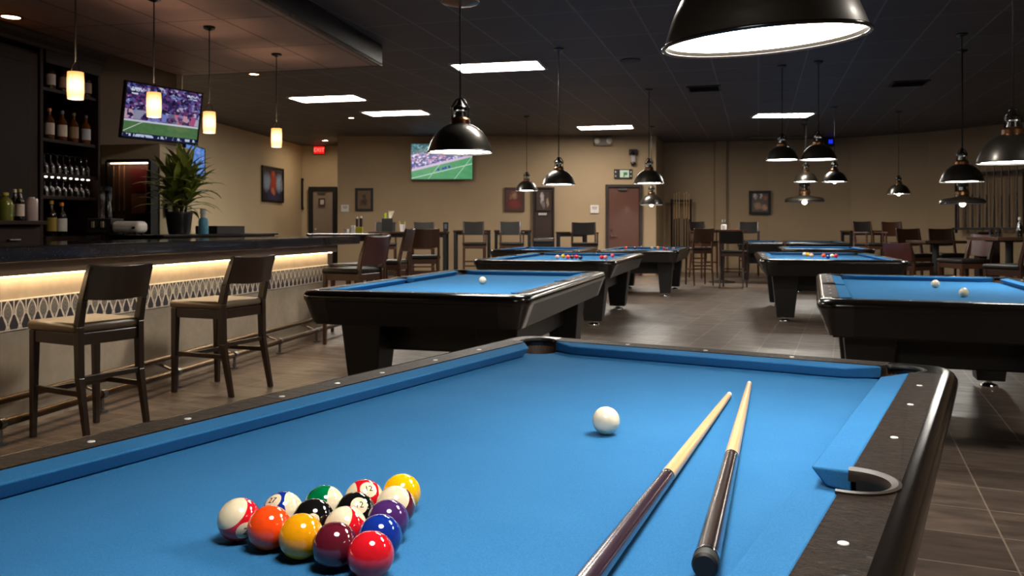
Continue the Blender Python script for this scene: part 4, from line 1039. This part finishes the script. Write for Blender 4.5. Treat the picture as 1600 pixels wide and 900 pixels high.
# doors
def door(name, px0, px1, py0, d, mat, frame_mat, fpx=4, handle=True, hside=-1, y_off=0.0):
    w = (px1-px0)/F*d; x = X((px0+px1)/2, d); zt = Z(py0, d); fw = fpx/F*d
    o = bpy.data.objects.new(name, None); COL.objects.link(o); o.location = (x, d-.02, 0); struct(o)
    f = MB()
    for s in (-1, 1): f.box((s*(w/2-fw/2), -.02, zt/2), (fw, .10, zt))
    f.box((0, -.02, zt-fw/2), (w-2*fw, .10, fw)); f.build('door_frame', frame_mat, o, bevel=.006)
    MB().box((0, .0, (zt-fw)/2), (w-2*fw-.01, .04, zt-fw-.01)).build('door_leaf', mat, o)
    if handle:
        xh = hside*(w/2-fw-.08)
        k = MB(); k.cyl((xh, -.02, .98), (xh, -.075, .98), .03, n=14).cyl((xh, -.07, .98), (xh-hside*.13, -.07, .98), .014, n=10).cyl((xh, -.02, 1.14), (xh, -.045, 1.14), .03, n=14); k.build('door_handle', m_chrome, o, smooth='auto')
        MB().box((-w*.04, -.05, zt-fw-.05), (.22, .05, .05)).build('door_closer', m_steel, o)
    return o
m_door = wood('red_brown_door', (74, 42, 32), (94, 56, 42), .4, (3, 3, .3))
m_hdoor = M('grey_beige_door', (150, 134, 122), .5, var=.06)
door('door_1', 483, 527, 292, 23.04, m_hdoor, m_dark, 6.5, True, -1)
door('door_2', 946, 1003, 288.5, DL, m_door, M('door_frame_dark', (36, 24, 20), .45), 4.5, True, -1)
door('door_3', 832.5, 866, 292.5, DL, M('dark_panel_door', (50, 32, 26), .45, var=.15), M('door_frame_brown', (40, 25, 20), .45), 2.5, False)
def plate(name, label, c, rz, w, h, mat, lines=(), cat='sign', col=None, th=.012):
    o = thing(name, label, cat, c, rz)
    MB().box((0, 0, 0), (w, th, h)).build('plate', mat, o, bevel=.003)
    if lines:
        m = MB()
        for x, z, sx, sz in lines: m.box((x*w, -th/2-.002, z*h), (sx*w, .003, sz*h))
        m.build('marking', col or m_dark, o)
    return o
c, w, h = on_back(840, 858.5, 297, 329.5, DL, .07)
picture('poster', 'black and white figure poster on the narrow dark door', c, 0, w*1.25, h, m_chairwood, (70, 56, 52), ((-.1, .1, .14, .34, (170, 160, 156)), (.28, -.1, .1, .26, (150, 130, 110)), (0, -.2, .12, .2, (110, 100, 100))), .03, 'poster')
c, w, h = on_back(841, 854.5, 332, 337, DL, .055)
plate('door_name_sign', 'small white lettered sign on the narrow dark door', c, 0, w, h, M('sign_dark', (44, 30, 26), .5), [(-.4+.16*i, 0, .11, .7) for i in range(6)], 'sign', m_white)
m_paper = M('paper_white', (206, 200, 194), .7)
for (a, b, t, bt), lb, nm in (((533, 545, 320, 331), 'white paper notice on the back wall left of the small print', 'notice_sign'), ((922.5, 935.5, 320.5, 333), 'white square notice left of the brown door', 'wall_notice_sign')):
    c, w, h = on_back(a, b, t, bt)
    plate(nm, lb, c, 0, w, h, m_paper, [(-.2, .22, .16, .14), (.0, .22, .12, .14), (.2, .22, .16, .14), (0, .02, .5, .08)], 'notice', M('notice_ink', (120, 96, 90), .6))
c, w, h = on_back(497.5, 508, 310, 322, 23.04, .09)
plate('door_notice_sign', 'small framed notice on the hall door', c, 0, w, h, M('notice_frame', (70, 56, 48), .5), [(0.05, 0, .55, .6)], 'notice', m_paper)
c, w, h = on_back(490, 508, 228.5, 241.5, 23.06, .06)
ex = thing('exit_sign', 'glowing red EXIT sign above the hall door', 'sign', c, 0)
MB().box((0, 0, 0), (w, .06, h)).build('housing', M('exit_housing', (60, 20, 20), .5), ex, bevel=.008)
MB().box((0, -.033, 0), (w-.03, .006, h-.03)).build('lit_face', emit('exit_red', (255, 30, 26), .5), ex)
me = text_mesh('EXIT', .15); me.materials.clear(); me.materials.append(emit('exit_letters', (255, 150, 130), .6))
k = bpy.data.objects.new('lettering', me); COL.objects.link(k); k.parent = ex; k.location = (0, -.04, 0); k.rotation_euler = (PI/2, 0, 0)
el = thing('emergency_light_mount', 'grey twin emergency lamp high on the back wall', 'emergency light', (X(942, DL-.08), DL-.08, Z(222, DL)), 0)
MB().box((0, 0, 0), (.44, .12, .2)).build('housing', M('emergency_grey', (112, 100, 88), .5), el, bevel=.02, seg=3)
for s in (-1, 1): MB().lathe([(0, .05), (.05, .05), (.075, 0), (.06, -.005), (0, -.004)], (s*.15, -.07, .02), 20, axis=(0, 1, 0)).build('lamp_head', M('lamp_lens', (190, 180, 168), .2), el, smooth='auto')
c, w, h = on_back(959.5, 988, 264.5, 279)
o = thing('safety_sign', 'black framed pale green safety sign above the brown door', 'sign', c, 0)
MB().box((0, 0, 0), (w, .03, h)).build('board', m_dark, o, bevel=.004)
MB().box((.03, -.018, 0), (w*.5, .006, h*.78)).build('pale_panel', M('sign_pale', (188, 206, 186), .5), o)
m = MB()
m.box((.06, -.024, .0), (.08, .004, h*.3)).box((.02, -.024, -.02), (.03, .004, h*.5))
m.build('green_marking', M('sign_green', (60, 120, 84), .5), o)
m = MB()
for x in (-.42, .42):
    for z in (-.25, .2): m.box((x*w, -.018, z*h), (.05*w, .004, .2*h))
m.build('marking', m_paper, o)
o = thing('security_camera_mount', 'black and white camera and bell unit high beside the brown door', 'camera', (X(989.5, DL-.1), DL-.1, Z(247, DL)), 0)
MB().box((0, .02, .14), (.2, .1, .14)).build('housing', m_dark, o, bevel=.02)
MB().cyl((-.04, -.06, .13), (-.04, -.14, .11), .05, n=16).build('lens', m_black, o, smooth='auto')
MB().box((.0, .02, -.02), (.12, .09, .2)).build('white_body', M('cam_grey', (150, 142, 136), .5), o, bevel=.02)
MB().lathe([(0, -.2), (.05, -.18), (.07, -.12), (.05, -.1)], (0, .02, 0), 16).build('dome', m_black, o, smooth=True)
o = thing('blue_speaker_mount', 'small blue-lit box high on the right back wall', 'speaker', (X(1292, 20.9), 20.85, Z(221, 20.9)), -.25)
MB().box((0, 0, 0), (.3, .2, .28)).build('housing', m_dark, o, bevel=.02)
MB().box((.06, -.105, -.02), (.1, .006, .1)).build('blue_light', emit('blue_glow', (30, 50, 255), .45), o)
# ------------------------------------------------------------------ high chairs and high tables
g_h = 'high chairs in the back of the room'
side_chair = stool('high_chair', 'x', .78, 1.17, m_blackleather, m_chairwood, m_chairwood, g_h, False, 'high chair', .44, .44, .27)
arm_chair = stool('high_armchair', 'x', .82, 1.24, m_blackleather, m_chairwood, m_blackleather, g_h, True, 'high chair', .48, .44, .26)
ox_chair = stool('high_chair', 'x', .78, 1.10, m_blackleather, m_chairwood, m_brownleather, g_h, False, 'high chair', .46, .44, .28)
used = set()
def chair(kind, px, d, face, label, s=1.0, zs=1.0):
    """face: compass degrees the sitter looks to, 0 = away from the camera, 90 = to the left"""
    pr = {'s': side_chair, 'a': arm_chair, 'o': ox_chair}[kind]
    loc = (X(px, d), d, 0)
    if kind not in used:
        used.add(kind); pr['_'] = 1; pr.location = loc; pr.rotation_euler = (0, 0, math.radians(face)); pr['label'] = label; pr.scale = (s, s, zs); del pr['_']
        return pr
    return dup(pr, loc, math.radians(face), label, g_h, (s, s, zs))
m_ttop = wood('high_table_top', (40, 24, 18), (64, 40, 30), .2, (.5, 4, 4), .6)
def high_table(name, label, w, d, h, kind, px, dist, rz=0):
    o = thing(name, label, 'high table', (X(px, dist), dist, 0), math.radians(rz), 'high tables in the back of the room')
    MB().box((0, 0, h-.02), (w, d, .04)).build('table_top', m_ttop, o, bevel=.006)
    if kind == 'legs':
        for sx in (-1, 1):
            for sy in (-1, 1): MB().box((sx*(w/2-.045), sy*(d/2-.045), (h-.04)/2), (.06, .06, h-.04)).build('leg', m_leg, o, bevel=.004)
        MB().box((0, 0, h-.075), (w-.12, d-.12, .07)).build('apron_frame', m_leg, o)
    else:
        MB().cyl((0, 0, .02), (0, 0, h-.04), .045, n=20).build('column', m_leg, o, smooth='auto')
        MB().lathe([(.045, .06), (.1, .045), (.27, .022), (.285, .012), (.285, 0), (0, 0)], n=32).build('base', m_leg, o, smooth='auto')
        MB().box((0, 0, h-.05), (w*.55, d*.55, .02)).build('top_plate', m_leg, o)
    return o
# group A : past the end of the bar
chair('o', 552, 8.6, 68, 'oxblood backed high chair nearest the end of the bar')
chair('s', 606, 10.6, 82, 'dark high chair second past the bar end, turned sideways')
chair('s', 663, 12.4, 8, 'dark high chair with its wooden back to us, behind the lone white ball table')
chair('o', 560, 9.6, 62, 'oxblood backed high chair tucked behind the one at the bar end')
chair('a', 601, 17.6, 184, 'high armchair behind the table with the black caddy', zs=1.05)
chair('a', 660, 17.6, 180, 'high armchair behind the table with the black menu stand', zs=1.05)
high_table('high_table', 'long high table with sauce bottles past the bar end', 1.1, .7, 1.10, 'legs', 545, 12.4)
high_table('high_table', 'high table with black caddy in front of the back wall', 1.5, .75, 1.11, 'legs', 640, 16.2)
TA = 1.1005; TB = 1.1105
def item(name, label, cat, px, d, z): return thing(name, label, cat, (X(px, d), d, z), 0, 'things on the high tables')
o = item('napkin_holder', 'white napkin stack on the long high table past the bar', 'napkin holder', 552, 12.3, TA)
MB().box((0, 0, .06), (.06, .05, .12)).build('napkins', m_paper, o, bevel=.004); MB().box((0, .02, .03), (.07, .07, .06)).build('stand', m_steel, o)
o = item('sauce_caddy', 'dark caddy with yellow and white bottles on the long high table', 'caddy', 561, 12.35, TA)
MB().box((0, 0, .05), (.11, .08, .1)).build('box', M('caddy_yellow', (150, 140, 30), .5), o, bevel=.006)
MB().cyl((-.03, 0, .1), (-.03, 0, .22), .02, n=12).cyl((.03, 0, .1), (.03, 0, .23), .022, n=12).build('dark_bottles', M('caddy_dark', (40, 28, 44), .3), o, smooth='auto')
MB().cyl((-.03, 0, .22), (-.03, 0, .25), .014, n=10).cyl((.03, 0, .23), (.03, 0, .26), .014, n=10).build('caps', m_white, o, smooth='auto')
o = item('glass_cup', 'small clear cup at the left of the long high table', 'cup', 542, 12.3, TA)
MB().lathe([(0, 0), (.03, 0), (.04, .07), (.036, .07), (.027, .006), (0, .006)], n=18).build('cup_body', m_white, o, smooth='auto')
o = item('black_caddy', 'tall black caddy with straws and yellow bottle on the high table', 'caddy', 605, 16.1, TB)
MB().box((0, 0, .13), (.2, .1, .26)).build('box', m_dark, o, bevel=.01)
MB().cyl((-.03, 0, .26), (-.03, 0, .36), .022, n=10).build('yellow_bottle', M('caddy_lime', (170, 176, 40), .4), o, smooth='auto')
m = MB()
for k in range(6): m.cyl((.04+.006*k, .0, .25), (.03+.02*k, .01*(k % 2), .40), .005, n=6)
m.build('straw', M('straw_white', (226, 220, 196), .5), o)
o = item('drinking_glass', 'clear glass with two yellow straws on the high table', 'glass', 629, 16.1, TB)
MB().lathe([(0, 0), (.045, 0), (.06, .14), (.055, .14), (.04, .008), (0, .008)], n=18).build('cup_body', m_white, o, smooth='auto')
MB().cyl((-.02, 0, .02), (-.06, 0, .2), .007, n=6).cyl((.02, 0, .02), (.05, 0, .2), .007, n=6).build('straw', M('straw_yellow', (214, 200, 90), .5), o)
o = item('menu_stand', 'black upright menu stand at the end of the high table', 'menu stand', 696.5, 16.05, TB)
MB().box((0, 0, .09), (.1, .04, .18)).build('stand', m_dark, o, bevel=.006); MB().box((0, -.024, .1), (.05, .006, .09)).build('print', M('menu_print', (90, 96, 110), .5), o)
# group B : along the back wall
high_table('high_table', 'small high table left of the first wall armchair', .84, .6, 1.13, 'legs', 738, 18.9)
chair('a', 741, 17.9, 186, 'high armchair under the right end of the television', zs=1.06)
high_table('high_table', 'small high table left of the narrow dark door', .84, .6, 1.13, 'legs', 801, 18.9)
chair('a', 799, 17.9, 186, 'high armchair under the red and brown print', zs=1.06)
high_table('high_table', 'small high table right of the narrow dark door', .7, .6, 1.09, 'legs', 893, 19.2)
ch = chair('a', 913, 18.2, 178, 'wide high armchair left of the brown door', zs=1.05); ch.scale = (1.15, 1.05, 1.05)
o = thing('waste_bin', 'dark waste bin with silver lid before the narrow dark door', 'bin', (X(848.5, 19.6), 19.6, 0), 0)
MB().box((0, 0, .42), (.46, .4, .84)).build('body', m_leg, o, bevel=.02); MB().box((0, 0, .895), (.52, .44, .11)).build('lid', m_steel, o, bevel=.03, seg=3, smooth='auto')
# group C : in front of the left cue rack
high_table('round_high_table', 'square high table by the pilaster with a bottle on it', .9, .9, 1.14, 'column', 1128, 18.0)
chair('s', 1092, 17.2, 8, 'dark high chair with its back to us beside the brown door table')
chair('a', 1100, 19.6, 205, 'high armchair behind the pilaster table, left one', zs=1.07)
chair('a', 1170, 20.55, 165, 'high armchair behind the pilaster table, right one', zs=1.07)
chair('a', 1146, 16.4, -24, 'high armchair in front of the pilaster table, right side', zs=.9)
o = item('condiment_bottle', 'white and grey bottle on the pilaster table', 'bottle', 1131, 17.9, 1.1405)
MB().lathe([(0, 0), (.055, 0), (.06, .02), (.06, .1), (.03, .13)], n=16).build('body', m_white, o, smooth='auto'); MB().lathe([(.04, .12), (.045, .18), (.035, .22), (0, .22)], n=16).build('cap', m_steel, o, smooth='auto')
o = item('red_menu', 'pinkish red folded menu on the armrest side of the pilaster table', 'menu', 1146, 17.75, 1.1405)
MB().box((0, 0, .008), (.2, .14, .014)).build('cover', M('menu_red', (150, 80, 72), .5), o)
# group D : against the right back wall
high_table('high_table', 'small high table at the left of the right wall chairs', .8, .6, 1.12, 'legs', 1347, 19.4)
chair('a', 1361, 17.3, 196, 'left one of the two high chairs against the right wall', zs=1.06)
chair('s', 1401, 17.8, 176, 'right one of the two high chairs against the right wall', zs=1.12)
# group E : by the right cue rack
high_table('high_table', 'high table on one column behind the two cream balls', .6, .6, 1.0, 'column', 1462, 12.2)
chair('s', 1434, 13.2, 186, 'dark curved-back chair behind the single column table, left', .95)
chair('s', 1483, 13.3, 178, 'dark curved-back chair behind the single column table, right', .95)
chair('o', 1421, 12.0, -60, 'high chair at the left side of the single column table', zs=.88)
chair('o', 1506, 11.0, 100, 'high chair with reddish seat beside the dark wood box')
o = thing('bin_cabinet', 'dark wood box cabinet under the right cue rack', 'cabinet', (X(1542, 11.7), 11.7, 0), -.3)
MB().box((0, 0, .55), (.26, .3, 1.10)).build('body', m_cab, o, bevel=.006); MB().box((0, -.01, 1.115), (.3, .34, .03)).build('top', m_cab, o, bevel=.006); MB().box((0, -.155, .5), (.2, .012, .8)).build('door', m_cabdark, o, bevel=.004)
# group F : cut by the right edge
chair('s', 1585, 9.3, 24, 'dark high chair cut off by the right edge of the picture', zs=1.0)
high_table('high_table', 'high table with glasses at the right edge of the picture', .7, .7, 1.07, 'column', 1577, 10.4)
for k, (px, d, lb) in enumerate(((1550, 10.35, 'clear tumbler at the left corner of the right edge table'), (1562, 10.3, 'second clear tumbler on the right edge table'))):
    o = item('drinking_glass', lb, 'glass', px, d, 1.0705); MB().lathe([(0, 0), (.03, 0), (.038, .1), (.034, .1), (.027, .006), (0, .006)], n=16).build('cup_body', m_glass, o, smooth='auto')
o = item('wine_bottle', 'dark bottle with pale top standing on the right edge table', 'bottle', 1593, 10.4, 1.0705)
MB().lathe([(0, 0), (.036, 0), (.036, .13), (.014, .18), (.013, .22)], n=16).build('glass_body', gmat((20, 16, 14)), o, smooth='auto'); MB().lathe([(.016, .21), (.016, .25), (0, .25)], n=12).build('cap', m_white, o, smooth='auto')
# ------------------------------------------------------------------ wall cue racks
def cue_rack(name, label, px0, px1, d, ztop, n, rz, glabel, group, dark=False, gap=()):
    x0, x1 = X(px0, d), X(px1, d); w = (x1-x0)/math.cos(rz); c = Vector(((x0+x1)/2, d, 0))
    o = thing(name, label, 'cue rack', (c.x, c.y, ztop-1.47), rz)
    z1, z2 = 1.47-.2, .10
    MB().box((0, 0, z1), (w+.1, .06, .06)).build('upper_rail', m_dark, o, bevel=.006)
    MB().box((0, -.02, z2-.05), (w+.1, .14, .05)).build('lower_rail', m_dark, o, bevel=.006)
    for s in (-1, 1): MB().box((s*(w/2+.02), .03, (z1+z2)/2-.05), (.05, .02, z1-z2+.2)).build('upright', m_cabdark, o)
    R = Matrix.Rotation(rz, 3, 'Z')
    for i in range(n):
        if i in gap: continue
        x = -w/2+w*(i+.5)/n
        p = c+R @ Vector((x, -.055, 0)); p.z = ztop-1.47+z2-.022
        q = thing('pool_cue', glabel, 'pool cue', p, 0, group)
        hgt = 1.37+.05*((i*7) % 3)/2
        kf = 1.5 if dark else 1.0
        MB().cyl((0, 0, 0), (0, 0, hgt*.52), .017*kf, .012*kf, 12).build('butt', m_butt if (i % 3 or not dark) else m_butt2, q, smooth='auto')
        MB().cyl((0, 0, hgt*.52), (0, 0, hgt-.02), .012*kf, .007*kf, 12).build('shaft', m_ash if not dark else m_darkshaft, q, smooth='auto')
        MB().cyl((0, 0, hgt-.02), (0, 0, hgt), .0075*kf, .007*kf, 10).build('tip', m_ferr if not dark else m_bluetip, q, smooth='auto')
    return o
m_darkshaft = wood('dark_cue_shaft', (86, 64, 48), (128, 98, 72), .3, (2, 2, .2), .4)
m_bluetip = M('blue_chalk_tip', (120, 150, 180), .5)
cue_rack('wall_cue_rack', 'wall cue rack beside the brown door corner, pale cues with black butts', 1051, 1078, 21.85, Z(302, 21.85), 7, -.06, 'pale cue with a black butt in the rack beside the brown door', 'cues in the rack beside the brown door', gap=(3,))
rzr = math.atan2(17.8-19.7, X(1600, 17.8)-X(1450, 19.7))
cue_rack('wall_cue_rack', 'large wall cue rack at right holding dark cues over the wood box', 1518, 1570, 18.2, Z(256, 18.2), 9, rzr, 'dark cue in the large rack on the right wall', 'cues in the right wall rack', True)
tri = thing('ball_tray', 'small wooden tray with pale balls under the left cue rack', 'tray', (X(1059, 21.7), 21.72, .60), 0)
# ------------------------------------------------------------------ world, colour
bpy.data.objects.remove(tri)
w = bpy.data.worlds.new('world'); SC.world = w; w.use_nodes = True
w.node_tree.nodes['Background'].inputs[0].default_value = (.01, .01, .012, 1)
SC.view_settings.view_transform = 'Standard'; SC.view_settings.look = 'None'; SC.view_settings.gamma = 1; SC.view_settings.use_curve_mapping = False
SC.view_settings.exposure = 0.9
SC.cycles.max_bounces = 8; SC.cycles.diffuse_bounces = 4; SC.cycles.glossy_bounces = 4; SC.cycles.transparent_max_bounces = 12; SC.cycles.transmission_bounces = 6
SC.cycles.sample_clamp_indirect = 6
